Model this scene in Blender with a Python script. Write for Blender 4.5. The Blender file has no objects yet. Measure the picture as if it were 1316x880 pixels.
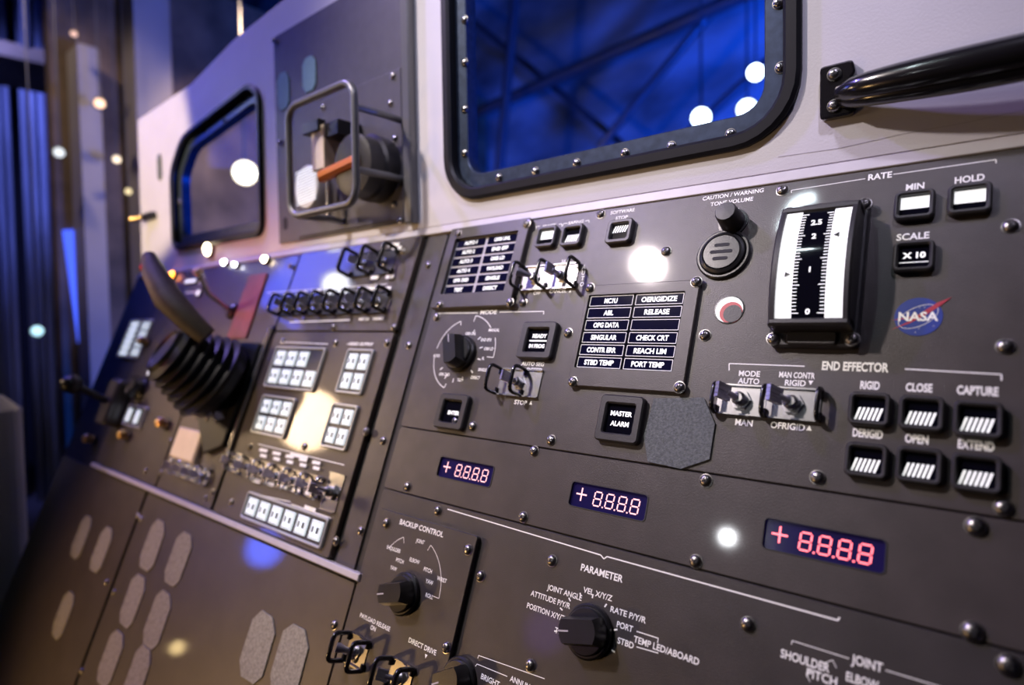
import bpy, bmesh, math, random
from mathutils import Vector, Matrix
random.seed(4)
C = bpy.context.scene.collection
PI = math.pi
R = math.radians

# ------------------------------------------------------------------ view, measured from the photograph's vanishing points
FPX, CX, CY, W_PX = 788.0, 658.0, 440.0, 1316.0
SC = 1.4
def _ray(px, py): return Vector((px - CX, CY - py, -FPX))            # camera space: right, up, back
ax_x = (-_ray(-285.7, 425)).normalized()                            # along the console
ax_u = _ray(1362, -2501); ax_u = (ax_u - ax_x * ax_u.dot(ax_x)).normalized()   # up the sloping panel
ax_n = ax_x.cross(ax_u)                                              # out of the panel
TILT = R(22)
ax_z = ax_u * math.cos(TILT) + ax_n * math.sin(TILT)                 # up the bulkhead = world Z
ax_y = ax_z.cross(ax_x)                                              # into the bulkhead = world Y
P0 = _ray(1112, 475); P0 = P0 * (-0.30 * SC / P0.z)
B0 = P0 + ax_u * 0.169
ZJ = 1.15                                                            # height of the panel / bulkhead fold
def w(v): return Vector((ax_x.dot(v), ax_y.dot(v), ax_z.dot(v)))
CAM = -w(B0) + Vector((0, 0, ZJ))
def ray(px, py): return w(_ray(px, py)).normalized()

cam_d = bpy.data.cameras.new('camera'); cam = bpy.data.objects.new('camera', cam_d); C.objects.link(cam)
m3 = Matrix((w(Vector((1, 0, 0))), w(Vector((0, 1, 0))), w(Vector((0, 0, 1))))).transposed()
cam.matrix_world = Matrix.Translation(CAM) @ m3.to_4x4()
cam_d.sensor_width = 36; cam_d.lens = FPX / W_PX * 36
cam_d.clip_start = 0.01; cam_d.clip_end = 60
cam_d.dof.use_dof = True; cam_d.dof.focus_distance = 0.52; cam_d.dof.aperture_fstop = 2.9; cam_d.dof.aperture_blades = 0
bpy.context.scene.camera = cam
sc = bpy.context.scene
sc.view_settings.view_transform = 'Standard'; sc.view_settings.look = 'None'
sc.view_settings.exposure = 0.0; sc.view_settings.gamma = 1.0; sc.view_settings.use_curve_mapping = False
sc.cycles.use_denoising = True
sc.cycles.max_bounces = 6; sc.cycles.sample_clamp_indirect = 4

wd = bpy.data.worlds.new('hall_dusk'); sc.world = wd; wd.use_nodes = True
wd.node_tree.nodes['Background'].inputs[0].default_value = (0.16, 0.15, 0.42, 1)
wd.node_tree.nodes['Background'].inputs[1].default_value = 0.055

PN = Vector((0, -math.cos(TILT), math.sin(TILT))); PU = Vector((0, math.sin(TILT), math.cos(TILT)))
def pan(u, v, h=0): return Vector((u, 0, ZJ)) + PU * (v - 0.169) + PN * h
PROT = Matrix((Vector((1, 0, 0)), PU, PN)).transposed()
def PM(u, v, h=0, rz=0): return Matrix.Translation(pan(u, v, h + 6e-5)) @ PROT.to_4x4() @ Matrix.Rotation(rz, 4, 'Z')
WROT = Matrix((Vector((1, 0, 0)), Vector((0, 0, 1)), Vector((0, -1, 0)))).transposed()
def WM(x, z, off=0, rz=0): return Matrix.Translation(Vector((x, -off, ZJ + z))) @ WROT.to_4x4() @ Matrix.Rotation(rz, 4, 'Z')
def uv(px, py, h=0):                                                 # where a sight line meets the sloping panel
    d = ray(px, py); o = pan(0, 0, h); t = (o - CAM).dot(PN) / d.dot(PN); q = CAM + d * t - o
    return q.x, q.dot(PU)
def xz(px, py, off=0):                                               # where it meets the bulkhead
    d = ray(px, py); t = (-off - CAM.y) / d.y; q = CAM + d * t
    return q.x, q.z - ZJ
def atx(px, py, x): d = ray(px, py); return CAM + d * ((x - CAM.x) / d.x)
def aty(px, py, y): d = ray(px, py); return CAM + d * ((y - CAM.y) / d.y)
def mirror(px, py, dist):                                            # where a lamp stands whose glint shows there on the panel
    d = ray(px, py); u, v = uv(px, py); p = pan(u, v); r = d - PN * (2 * d.dot(PN)); return p + r * dist, p

def lamp(name, kind, loc, to, energy, color, size=0.1, spot=60, blend=0.5):
    l = bpy.data.lights.new(name, kind); l.energy = energy; l.color = color
    if kind == 'AREA': l.size = size
    else: l.shadow_soft_size = size
    if kind == 'SPOT': l.spot_size = R(spot); l.spot_blend = blend
    o = bpy.data.objects.new(name, l); C.objects.link(o); o.location = loc
    o.rotation_euler = (Vector(to) - Vector(loc)).to_track_quat('-Z', 'Y').to_euler()
    return o
lamp('key_spot', 'SPOT', mirror(833, 341, 1.62)[0], pan(-0.33, 0.02, 0), 82, (1.0, 0.87, 0.84), 0.042, 46, 0.9)
lamp('wall_wash', 'SPOT', (0.35, -0.95, 2.7), (-0.12, 0, 1.60), 80, (0.78, 0.73, 1.0), 0.05, 34, 0.8)
lamp('violet_wash', 'SPOT', (-1.9, -0.75, 3.1), (-0.86, 0, 1.47), 150, (0.36, 0.27, 1.0), 0.05, 42, 0.6)
lamp('amber_wash', 'SPOT', mirror(400, 540, 1.6)[0], pan(-0.68, -0.11, 0), 24, (1.0, 0.70, 0.42), 0.115, 38, 0.8)
lamp('warm_end_spot', 'SPOT', (-1.45, -1.25, 1.45), (-1.42, 0, 1.40), 88, (1.0, 0.76, 0.46), 0.02, 22, 0.25)
lamp('plate_glare_spot', 'SPOT', pan(-1.25, .10, .75), pan(*uv(247, 572)), 12, (1.0, .78, .5), .02, 9, .4)  # spot added to give the bay plate its glare
lamp('red_reflection_spot', 'SPOT', pan(-1.3, -0.1, 0.8), pan(-0.98, 0.07, 0), 9, (1.0, 0.10, 0.22), 0.05, 30, 0.7)  # red light added in place of a reflection on the far left panel
lamp('hall_blue_wash', 'SPOT', (-2.75, -0.6, 2.9), (-4.5, 0.35, 1.5), 330, (0.22, 0.27, 1.0), 0.2, 62, 0.6)
lamp('post_warm_spot', 'SPOT', (-1.7, -0.4, 2.3), (-2.45, 0.12, 1.75), 26, (1.0, 0.78, 0.62), 0.05, 52, 0.7)  # light added to warm the hall posts
lamp('board_warm_spot', 'SPOT', (-1.75, 0.35, 2.1), (-2.6, 0.85, 1.6), 38, (1.0, 0.72, 0.42), 0.05, 60, 0.8)  # light added to warm the brown board
lamp('bay_blue_wash', 'AREA', (0.7, 0.6, 0.75), (-0.1, 2.4, 1.35), 170, (0.005, 0.11, 1.0), 0.4)
lamp('low_amber_spot', 'SPOT', pan(-1.5, -1.0, 1.1), pan(-0.80, -0.40, 0), 40, (1.0, 0.60, 0.24), 0.08, 52, 0.9)  # light added to warm the lower left panels

# ------------------------------------------------------------------ materials
def nodes(name):
    m = bpy.data.materials.new(name); m.use_nodes = True; nt = m.node_tree
    return m, nt, nt.nodes['Principled BSDF']
def mat(name, col, rough=0.5, metal=0.0, noise=0.0, nscale=60, bump=0.0, bscale=400, coat=0.0, crough=0.1, emit=None, es=0.0, spec=0.5, stretch=None):
    m, nt, b = nodes(name); L = nt.links
    b.inputs['Base Color'].default_value = (*col, 1); b.inputs['Roughness'].default_value = rough
    b.inputs['Metallic'].default_value = metal; b.inputs['Specular IOR Level'].default_value = spec
    b.inputs['Coat Weight'].default_value = coat; b.inputs['Coat Roughness'].default_value = crough
    if emit: b.inputs['Emission Color'].default_value = (*emit, 1); b.inputs['Emission Strength'].default_value = es
    if noise or bump:
        tc = nt.nodes.new('ShaderNodeTexCoord'); src = tc.outputs['Object']
        if stretch:
            mp = nt.nodes.new('ShaderNodeMapping'); mp.inputs['Scale'].default_value = stretch; L.new(src, mp.inputs[0]); src = mp.outputs[0]
    if noise:
        n = nt.nodes.new('ShaderNodeTexNoise'); n.inputs['Scale'].default_value = nscale; n.inputs['Detail'].default_value = 6
        r = nt.nodes.new('ShaderNodeMapRange'); r.inputs[1].default_value = 0.3; r.inputs[2].default_value = 0.7
        r.inputs[3].default_value = 1 - noise; r.inputs[4].default_value = 1 + noise
        mx = nt.nodes.new('ShaderNodeMix'); mx.data_type = 'RGBA'; mx.blend_type = 'MULTIPLY'; mx.inputs[0].default_value = 1
        mx.inputs[6].default_value = (*col, 1)
        L.new(src, n.inputs[0]); L.new(n.outputs[0], r.inputs[0]); L.new(r.outputs[0], mx.inputs[7]); L.new(mx.outputs[2], b.inputs['Base Color'])
    if bump:
        n2 = nt.nodes.new('ShaderNodeTexNoise'); n2.inputs['Scale'].default_value = bscale; n2.inputs['Detail'].default_value = 3
        bp = nt.nodes.new('ShaderNodeBump'); bp.inputs['Strength'].default_value = bump; bp.inputs['Distance'].default_value = 0.0006
        L.new(src, n2.inputs[0]); L.new(n2.outputs[0], bp.inputs['Height']); L.new(bp.outputs[0], b.inputs['Normal'])
    return m
def glass(name, tint, refl):
    m = bpy.data.materials.new(name); m.use_nodes = True; nt = m.node_tree; nt.nodes.clear()
    o = nt.nodes.new('ShaderNodeOutputMaterial'); mx = nt.nodes.new('ShaderNodeMixShader'); t = nt.nodes.new('ShaderNodeBsdfTransparent')
    g = nt.nodes.new('ShaderNodeBsdfGlossy'); g.inputs['Roughness'].default_value = 0.02; t.inputs[0].default_value = (*tint, 1)
    lw = nt.nodes.new('ShaderNodeLayerWeight'); lw.inputs[0].default_value = 0.5; pw = nt.nodes.new('ShaderNodeMath'); pw.operation = 'POWER'; pw.inputs[1].default_value = 4; nt.links.new(lw.outputs['Facing'], pw.inputs[0]); fr = nt.nodes.new('ShaderNodeMath'); fr.operation = 'MULTIPLY_ADD'; fr.inputs[1].default_value = refl; fr.inputs[2].default_value = 0.006; nt.links.new(pw.outputs[0], fr.inputs[0])
    nt.links.new(fr.outputs[0], mx.inputs[0]); nt.links.new(t.outputs[0], mx.inputs[1]); nt.links.new(g.outputs[0], mx.inputs[2]); nt.links.new(mx.outputs[0], o.inputs[0])
    return m
def glow(name, col, s): return mat(name, (0.02, 0.02, 0.02), 0.4, emit=col, es=s)

PANEL = mat('brown_grey_panel_paint', (0.060, 0.050, 0.046), 0.38, noise=0.16, nscale=35, bump=0.35, bscale=1100, coat=0.5, crough=0.06)
PANEL2 = mat('dark_panel_paint', (0.042, 0.036, 0.035), 0.36, noise=0.18, nscale=30, bump=0.5, bscale=1400, coat=0.25, crough=0.07)
PANELW = mat('bronze_panel_paint', (0.075, 0.058, 0.044), 0.42, noise=0.14, nscale=25, bump=0.4, bscale=1200, coat=0.55, crough=0.06)
EDGE = mat('bare_plate_edge', (0.35, 0.33, 0.32), 0.3, metal=0.8)
BODY = mat('console_shadow_grey', (0.018, 0.016, 0.016), 0.6, noise=0.2)
WHITE = mat('white_bulkhead_paint', (0.66, 0.64, 0.67), 0.5, noise=0.04, nscale=14, bump=0.25, bscale=500)
LEDGE = mat('pale_trim_paint', (0.56, 0.53, 0.54), 0.4, noise=0.05)
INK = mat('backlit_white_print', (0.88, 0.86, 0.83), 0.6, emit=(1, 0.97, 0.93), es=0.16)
INKL = mat('lit_white_legend', (0.8, 0.8, 0.8), 0.5, emit=(1, 1, 1), es=0.85)
LINE = mat('pale_grey_line', (0.50, 0.48, 0.50), 0.5)
BLACK = mat('black_plastic', (0.012, 0.012, 0.013), 0.32, noise=0.15, bump=0.15, bscale=900)
HOUS = mat('charcoal_plastic', (0.030, 0.028, 0.030), 0.42, noise=0.12, bump=0.2, bscale=900)
GLOSSB = mat('gloss_black_enamel', (0.010, 0.009, 0.010), 0.22, coat=0.6, crough=0.08, noise=0.1)
FACE = mat('black_lens', (0.004, 0.004, 0.008), 0.06, noise=0.1)
NAVY = mat('navy_lens', (0.006, 0.006, 0.026), 0.06, noise=0.1)
NAVYD = mat('violet_display_lens', (0.012, 0.009, 0.055), 0.15, noise=0.1, emit=(0.10, 0.06, 0.5), es=0.035)
CHROME = mat('bright_steel', (0.72, 0.72, 0.73), 0.27, metal=1, noise=0.1, nscale=200)
STEEL = mat('screw_steel', (0.42, 0.41, 0.42), 0.24, metal=1, noise=0.1)
DSTEEL = mat('dark_screw_steel', (0.30, 0.285, 0.27), 0.30, metal=1, noise=0.1)
SLOT = mat('screw_slot_shadow', (0.01, 0.01, 0.01), 0.7)
GRIP = mat('dark_brown_grip', (0.045, 0.032, 0.022), 0.65, noise=0.3)
BRASS = mat('warm_brass', (0.75, 0.5, 0.22), 0.3, metal=1, noise=0.1)
LEVER = mat('lilac_anodised_metal', (0.55, 0.53, 0.62), 0.3, metal=0.9, noise=0.08)
REDSEG = mat('red_led_segment', (0.3, 0.02, 0.03), 0.4, emit=(1.0, 0.16, 0.20), es=3.0)
PINKSEG = mat('pink_led_segment', (0.3, 0.1, 0.1), 0.4, emit=(1.0, 0.50, 0.55), es=1.7)
VELCRO = mat('grey_velcro', (0.155, 0.17, 0.17), 0.95, noise=0.3, nscale=500, bump=1.0, bscale=1500, spec=0.1)
VELCROB = mat('blue_grey_velcro', (0.26, 0.42, 0.5), 0.95, noise=0.25, nscale=500, bump=1.0, bscale=1500, spec=0.1)
VELCROT = mat('tan_grey_velcro', (0.33, 0.31, 0.25), 0.95, noise=0.3, nscale=400, bump=1.0, bscale=1200, spec=0.1)
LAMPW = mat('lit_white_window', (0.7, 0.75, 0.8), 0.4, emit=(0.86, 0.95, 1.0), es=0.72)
TRAY = mat('pale_bezel', (0.55, 0.56, 0.55), 0.35, metal=0.2)
RED = mat('red_enamel', (0.5, 0.03, 0.04), 0.4)
RED_REFL = mat('dull_red_reflection', (0.26, 0.05, 0.055), 0.5, noise=0.3, nscale=30)  # red reflection put into the plate's colour
LBLUE = mat('emblem_blue', (0.02, 0.045, 0.30), 0.4, noise=0.08)
LRED = mat('emblem_red', (0.50, 0.035, 0.06), 0.4)
RUBBER = mat('black_rubber', (0.007, 0.007, 0.010), 0.45, noise=0.1, spec=0.3)
RETAIN = mat('blue_steel_retainer', (0.045, 0.065, 0.11), 0.4, metal=0.5, noise=0.25, nscale=120)
GREYP = mat('grey_equipment_paint', (0.075, 0.07, 0.085), 0.5, noise=0.1, bump=0.3)
BEIGE = mat('beige_equipment_paint', (0.72, 0.6, 0.44), 0.45, noise=0.06)
TUBE = mat('grey_guard_tube', (0.16, 0.16, 0.17), 0.35, metal=0.4)
ORANGE = mat('orange_lever_paint', (0.6, 0.16, 0.03), 0.4)
PANE = glass('window_pane', (0.86, 0.92, 1.0), 0.02)
HALLD = mat('dark_hall_paint', (0.03, 0.027, 0.04), 0.8, noise=0.3, nscale=2)
HALLB = mat('hall_drape', (0.22, 0.24, 0.34), 0.8, noise=0.55, nscale=2.2, stretch=(1, 3, 0.5))
BAYW = mat('bay_liner', (0.28, 0.30, 0.36), 0.6, noise=0.85, nscale=1.6, stretch=(1, 1, 2.2))
BROWNB = mat('brown_board', (0.16, 0.11, 0.07), 0.6, noise=0.6, nscale=5)
PILL = mat('grey_pillar_paint', (0.34, 0.31, 0.31), 0.6, noise=0.15, nscale=3)
TRUSS = mat('truss_paint', (0.10, 0.10, 0.13), 0.4, metal=0.5)

# ------------------------------------------------------------------ mesh builder
_txt = {}
def text_geo(s, off):
    if (s, off) not in _txt:
        cu = bpy.data.curves.new('t', 'FONT'); cu.body = s; cu.align_x = 'CENTER'; cu.align_y = 'CENTER'; cu.offset = off; cu.resolution_u = 3
        o = bpy.data.objects.new('t', cu); me = o.to_mesh()
        vs = [tuple(v.co) for v in me.vertices]; fs = [tuple(p.vertices) for p in me.polygons]
        o.to_mesh_clear(); bpy.data.objects.remove(o); bpy.data.curves.remove(cu)
        x0 = min(v[0] for v in vs); x1 = max(v[0] for v in vs); y0 = min(v[1] for v in vs); y1 = max(v[1] for v in vs)
        vs = [(v[0] - (x0 + x1) / 2, v[1] - (y0 + y1) / 2) for v in vs]
        _txt[(s, off)] = (vs, fs, x1 - x0, y1 - y0)
    return _txt[(s, off)]
def rrect(wd, ht, r, n=5, cx=0, cy=0):
    r = min(r, wd / 2 - 1e-5, ht / 2 - 1e-5); out = []
    for k, (sx, sy) in enumerate(((1, 1), (-1, 1), (-1, -1), (1, -1))):
        for i in range(n + 1):
            a = (k + i / n) * PI / 2
            out.append((cx + sx * (wd / 2 - r) + r * math.cos(a), cy + sy * (ht / 2 - r) + r * math.sin(a)))
    return out
def rpoly(pts, r, n=4):
    out = []; N = len(pts)
    for i in range(N):
        p = Vector(pts[i]); a = (Vector(pts[i - 1]) - p); b = (Vector(pts[(i + 1) % N]) - p)
        k = min(r, a.length * 0.45, b.length * 0.45); s = p + a.normalized() * k; e = p + b.normalized() * k
        for j in range(n + 1):
            t = j / n; q = s * (1 - t) ** 2 + p * 2 * t * (1 - t) + e * t * t; out.append((q.x, q.y))
    return out
def inset(pts, d):                                                   # convex outline, counter-clockwise
    N = len(pts); out = []
    for i in range(N):
        p = Vector(pts[i]); a = (p - Vector(pts[i - 1])); b = (Vector(pts[(i + 1) % N]) - p)
        if a.length < 1e-9: a = b
        if b.length < 1e-9: b = a
        na = Vector((-a.y, a.x)).normalized(); nb = Vector((-b.y, b.x)).normalized(); m = (na + nb)
        m = m.normalized() if m.length > 1e-6 else na
        k = max(0.5, m.dot(na)); q = p + m * (d / k); out.append((q.x, q.y))
    return out
class MB:
    def __init__(s): s.bm = bmesh.new(); s.mi = 0
    def v(s, *co): return s.bm.verts.new(co)
    def face(s, vs):
        try: f = s.bm.faces.new(vs); f.material_index = s.mi; return f
        except ValueError: return None
    def bridge(s, a, b, closed=True):
        n = len(a)
        for i in range(n if closed else n - 1): s.face((a[i], a[(i + 1) % n], b[(i + 1) % n], b[i]))
    def loop(s, pts, z): return [s.v(p[0], p[1], z) for p in pts]
    def prism(s, pts, z0, z1, ch=0.0, bottom=True):
        a = s.loop(pts, z0); 
        if ch: m = s.loop(pts, z1 - ch); t = s.loop(inset(pts, ch), z1); s.bridge(a, m); s.bridge(m, t)
        else: t = s.loop(pts, z1); s.bridge(a, t)
        s.face(t)
        if bottom: s.face(a[::-1])
        return s
    def box(s, x0, x1, y0, y1, z0, z1, ch=0.0): return s.prism([(x0, y0), (x1, y0), (x1, y1), (x0, y1)], z0, z1, ch)
    def ring(s, o, i, z0, z1, ch=0.0):
        a = s.loop(o, z0); b = s.loop(o, z1 - ch); c = s.loop(inset(o, ch) if ch else o, z1)
        d = s.loop(inset(i, -ch) if ch else i, z1); e = s.loop(i, z1 - ch); f = s.loop(i, z0)
        s.bridge(a, b)
        if ch: s.bridge(b, c)
        s.bridge(c, d)
        if ch: s.bridge(d, e)
        s.bridge(e, f); s.bridge(f, a); return s
    def plate(s, outer, holes, z0, z1, ch=0.0):
        t0 = s.loop(outer, z1 - ch) if ch else None
        top = s.loop(inset(outer, ch) if ch else outer, z1); bot = s.loop(outer, z0)
        hs = [(s.loop(h, z1), s.loop(h, z0)) for h in holes]
        es = []
        for L in [top] + [h[0] for h in hs]:
            es += [s.bm.edges.new((L[i], L[(i + 1) % len(L)])) for i in range(len(L))]
        r = bmesh.ops.triangle_fill(s.bm, use_beauty=True, use_dissolve=False, edges=es)
        for g in r['geom']:
            if isinstance(g, bmesh.types.BMFace): g.material_index = s.mi
        if ch: s.bridge(bot, t0); s.bridge(t0, top)
        else: s.bridge(bot, top)
        for a, b in hs: s.bridge(a, b)
        return s
    def lathe(s, prof, n=28, cx=0, cy=0, cap=True):
        rings = []
        for r, z in prof:
            rings.append([s.v(cx + r * math.cos(2 * PI * k / n), cy + r * math.sin(2 * PI * k / n), z) for k in range(n)])
        for a, b in zip(rings, rings[1:]): s.bridge(a, b)
        if cap: s.face(rings[-1]); s.face(rings[0][::-1])
        return s
    def tube(s, path, rad, n=8, closed=False, sx=1.0):
        P = [Vector(p) for p in path]; N = len(P); rings = []
        rr = rad if isinstance(rad, (list, tuple)) else [rad] * N
        prev = None
        for i in range(N):
            if closed: t = (P[(i + 1) % N] - P[i - 1])
            else: t = P[min(i + 1, N - 1)] - P[max(i - 1, 0)]
            t.normalize()
            if prev is None:
                up = Vector((0, 0, 1)) if abs(t.z) < 0.9 else Vector((1, 0, 0))
                nx = t.cross(up).normalized()
            else: nx = (prev - t * prev.dot(t)).normalized()
            prev = nx; ny = t.cross(nx)
            rings.append([s.bm.verts.new(P[i] + nx * (rr[i] * sx * math.cos(2 * PI * k / n)) + ny * (rr[i] * math.sin(2 * PI * k / n))) for k in range(n)])
        for a, b in zip(rings, rings[1:]): s.bridge(a, b)
        if closed:
            a, b = rings[-1], rings[0]; k0 = min(range(n), key=lambda k: sum((a[j].co - b[(j + k) % n].co).length for j in range(n)))
            s.bridge(a, b[k0:] + b[:k0])
        else: s.face(rings[-1]); s.face(rings[0][::-1])
        return s
    def bar(s, a, b, wid, z, th=0.0):                                # a printed line
        a = Vector(a); b = Vector(b); d = (b - a).normalized(); nrm = Vector((-d.y, d.x)) * wid / 2
        pts = [a - nrm, b - nrm, b + nrm, a + nrm]
        s.face([s.v(p.x, p.y, z) for p in pts]); return s
    def line(s, pts, wid, z):
        for a, b in zip(pts, pts[1:]): s.bar(a, b, wid, z)
        return s
    def text(s, t, cx, cy, cap, z, wide=0.92, bold=0.026, fit=None, rot=0.0):
        vs, fs, tw, th = text_geo(t, bold); k = cap / 0.70 if th < 0.95 else cap / 0.70
        kx = k * wide
        if fit: kx = fit / tw
        c, sn = math.cos(rot), math.sin(rot)
        new = [s.v(cx + (x * kx) * c - (y * k) * sn, cy + (x * kx) * sn + (y * k) * c, z) for x, y in vs]
        for f in fs: s.face([new[i] for i in f])
        return s
    def build(s, name, m, parent=None, M=None, smooth=None):
        me = bpy.data.meshes.new(name); bmesh.ops.recalc_face_normals(s.bm, faces=s.bm.faces[:])
        if smooth:
            for f in s.bm.faces: f.smooth = True
            for e in s.bm.edges:
                if len(e.link_faces) == 2 and e.calc_face_angle(0) > R(smooth): e.smooth = False
        s.bm.to_mesh(me); s.bm.free()
        for q in (m if isinstance(m, (list, tuple)) else [m]): me.materials.append(q)
        o = bpy.data.objects.new(name, me); C.objects.link(o)
        if parent is not None: o.parent = parent
        if M is not None: o.matrix_local = M
        return o
def tag(o, label=None, cat=None, group=None, kind=None):
    if label: o['label'] = label
    if cat: o['category'] = cat
    if group: o['group'] = group
    if kind: o['kind'] = kind
    return o
def thing(name, label, cat, M, group=None):
    o = bpy.data.objects.new(name, None); o.empty_display_size = 0.01; C.objects.link(o); o.matrix_world = M
    return tag(o, label, cat, group)
def copy_tree(o, parent=None):
    c = o.copy(); C.objects.link(c)
    if parent is not None: c.parent = parent; c.matrix_local = o.matrix_local.copy()
    for ch in list(o.children): copy_tree(ch, c)
    return c
def struct(name, b, m, M=None, parent=None): 
    o = b.build(name, m, parent, M)
    if parent is None: tag(o, kind='structure')
    return o
T4 = lambda x, y, z=0, rz=0: Matrix.Translation((x, y, z)) @ Matrix.Rotation(rz, 4, 'Z')

# ------------------------------------------------------------------ hall shell
struct('floor', MB().box(-6, 3, -4.5, 4, -0.1, 0), HALLD)
struct('ceiling', MB().box(-6, 3, -4.5, 4, 4.2, 4.3), HALLD)
struct('wall_left', MB().box(-6.1, -6, -4.5, 4, 0, 4.2), HALLD)
struct('wall_right', MB().box(3, 3.1, -4.5, 4, 0, 4.2), HALLD)
struct('wall_back', MB().box(-6, 3, 4, 4.1, 0, 4.2), HALLD)
struct('wall_front', MB().box(-6, 3, -4.6, -4.5, 0, 4.2), HALLD)

# ------------------------------------------------------------------ console and plates
def uvw(px, py): return uv(px, py)
con = thing('control_console', 'long dark sloping control console carrying all the panels below the white bulkhead', 'console', Matrix.Identity(4))
b = MB()
sec = [(-0.006, 0.158), (-0.006, -0.95)]
pts = []
def side(x):
    q = [pan(x, 0.1685, -0.0045), pan(x, -0.97, -0.0045)]
    return [q[0], q[1], Vector((x, q[1].y + 0.04, 0.0)), Vector((x, 0.05, 0.0)), Vector((x, 0.05, q[0].z))]
La = [b.v(*p) for p in side(-1.5)]; Lb = [b.v(*p) for p in side(0.30)]
b.bridge(La, Lb); b.face(La); b.face(Lb[::-1]); b.build('body', BODY, con)

SCREW = None
def screw_mesh(dark):
    b = MB(); b.mi = 2; b.lathe([(0.0052, 0), (0.0052, 0.0005), (0.0044, 0.0006)], 18, cap=False); b.mi = 0
    b.lathe([(0.0046, 0.0003), (0.0045, 0.0012), (0.0038, 0.0024), (0.0024, 0.0031), (0.0002, 0.0034)], 18)
    b.mi = 1
    b.box(-0.0022, 0.0022, -0.00045, 0.00045, 0.0028, 0.00345); b.box(-0.00045, 0.00045, -0.0022, 0.0022, 0.0028, 0.00345)
    return b
_scr = {}
def screws(parent, pts, dark=True, size=1.0, local=False):
    """pan-head cross screws seated on a plate; pts are picture positions unless local"""
    inv = parent.matrix_world.inverted()
    for k, p in enumerate(pts):
        if local: q = Matrix.Translation((p[0], p[1], p[2] if len(p) > 2 else 0))
        else:
            hp = (parent.matrix_basis.translation - pan(0, 0)).dot(PN) + (p[2] if len(p) > 2 else 0.0)
            u, v = uv(p[0], p[1], hp + 0.002); q = Matrix.Translation(parent.matrix_basis.inverted() @ pan(u, v, hp))
        q = q @ Matrix.Rotation(random.uniform(0, 1.5), 4, 'Z') @ Matrix.Diagonal((size, size, size, 1))
        if dark not in _scr:
            o = screw_mesh(dark).build('screw', [DSTEEL if dark else STEEL, SLOT, DSTEEL], smooth=40); o.parent = parent; _scr[dark] = o
        else:
            o = bpy.data.objects.new('screw', _scr[dark].data); C.objects.link(o); o.parent = parent
        o.matrix_local = q

class Legend:
    """all the lettering and rules printed on one plate"""
    def __init__(s, z=0.0003): s.b = MB(); s.z = z
    def t(s, txt, px, py, cap, **k):
        u, v = uv(px, py, s.z); s.b.text(txt, u, v, cap * 0.001, s.z, **k); return s
    def l(s, *pp, wid=0.8):
        s.b.line([uv(p[0], p[1], s.z) for p in pp], wid * 0.001, s.z); return s
    def arc(s, px, py, r, a0, a1, wid=0.8, n=18, tick0=0, tick1=0):
        u, v = uv(px, py); pts = [(u + r * math.cos(R(a0 + (a1 - a0) * i / n)), v + r * math.sin(R(a0 + (a1 - a0) * i / n))) for i in range(n + 1)]
        if tick0: pts.insert(0, (u + (r - tick0) * math.cos(R(a0)), v + (r - tick0) * math.sin(R(a0))))
        if tick1: pts.append((u + (r - tick1) * math.cos(R(a1)), v + (r - tick1) * math.sin(R(a1))))
        s.b.line(pts, wid * 0.001, s.z); return s
    def tri(s, px, py, size, up=True, hollow=False):
        u, v = uv(px, py); k = size * 0.001; d = 1 if up else -1
        P = [(u - k / 2, v - d * k / 2), (u + k / 2, v - d * k / 2), (u, v + d * k / 2)]
        if hollow: s.b.line(P + [P[0]], 0.0006, s.z)
        else: s.b.face([s.b.v(x, y, s.z) for x, y in P])
        return s
    def build(s, parent, m=None, name='printed_legend'): return s.b.build(name, m or INK, parent)
def plate(name, label, outline, m=PANEL, holes=(), h=0.0, th=0.0042, ch=0.0006, cat='panel', group=None):
    o = thing(name, label, cat, PM(0, 0, h - 6e-5), group)
    MB().plate(outline, holes, -th, 0, ch).build('face_plate', m, o)
    return o
def rc(u0, u1, v0, v1, r=0.004): return rrect(u1 - u0, v1 - v0, r, 3, (u0 + u1) / 2, (v0 + v1) / 2)

# --- upper main panel
up = plate('switch_panel', 'large brown-grey upper panel under the big window carrying push buttons, mode knob and scale meter', rc(-0.4535, 0.0890, -0.0855, 0.1585))
up_scr = [(656, 388), (707, 565), (685, 579, 0), (855, 322), (905, 430), (757, 369), (771, 274), (584, 541), (606, 547), (729, 427), (1050, 613), (906, 617),
          (1299, 289), (1292, 444), (1290, 652), (560, 407), (1005, 243), (671, 388)]
screws(up, [p for p in up_scr if p not in ((757, 369), (656, 388))])
L = Legend()
L.t('END EFFECTOR', 1098, 471, 6.2, fit=0.041, bold=.036)
L.l((937, 476), (937, 467), (1034, 470.5), wid=.8).l((1163, 474), (1287, 481), (1287, 489), wid=.8)
L.t('MODE', 963, 480, 4.3).t('AUTO', 962, 489.5, 4.3).t('MAN', 956, 543, 4.6).t('MAN CONTR', 1024, 482, 4.3, fit=.0245).t('RIGID', 1022, 492, 4.3).tri(1042, 492, 3.4, False)
L.t('OFRIGID', 1012, 547.5, 4.6).tri(1040, 550, 3.6)
for s, x, y, f in (('RIGID', 1118, 495, .0115), ('CLOSE', 1181, 498, .0145), ('CAPTURE', 1256, 502, .0205), ('DERIGID', 1115, 557, .0175), ('OPEN', 1178, 564, .0125), ('EXTEND', 1254, 572, .0175)):
    L.t(s, x, y, 5.4, fit=f, bold=.036)
L.t('RATE', 1131, 226, 5, fit=.0155).l((1017, 248), (1017, 244.5), (1112, 229.5), wid=.6).l((1148, 224), (1280, 205), (1280, 209.5), wid=.6)
L.t('MIN', 1176, 239.5, 5, fit=.0112).t('HOLD', 1246, 229.5, 5, fit=.0165).t('SCALE', 1173, 303.5, 5, fit=.0195)
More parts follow.
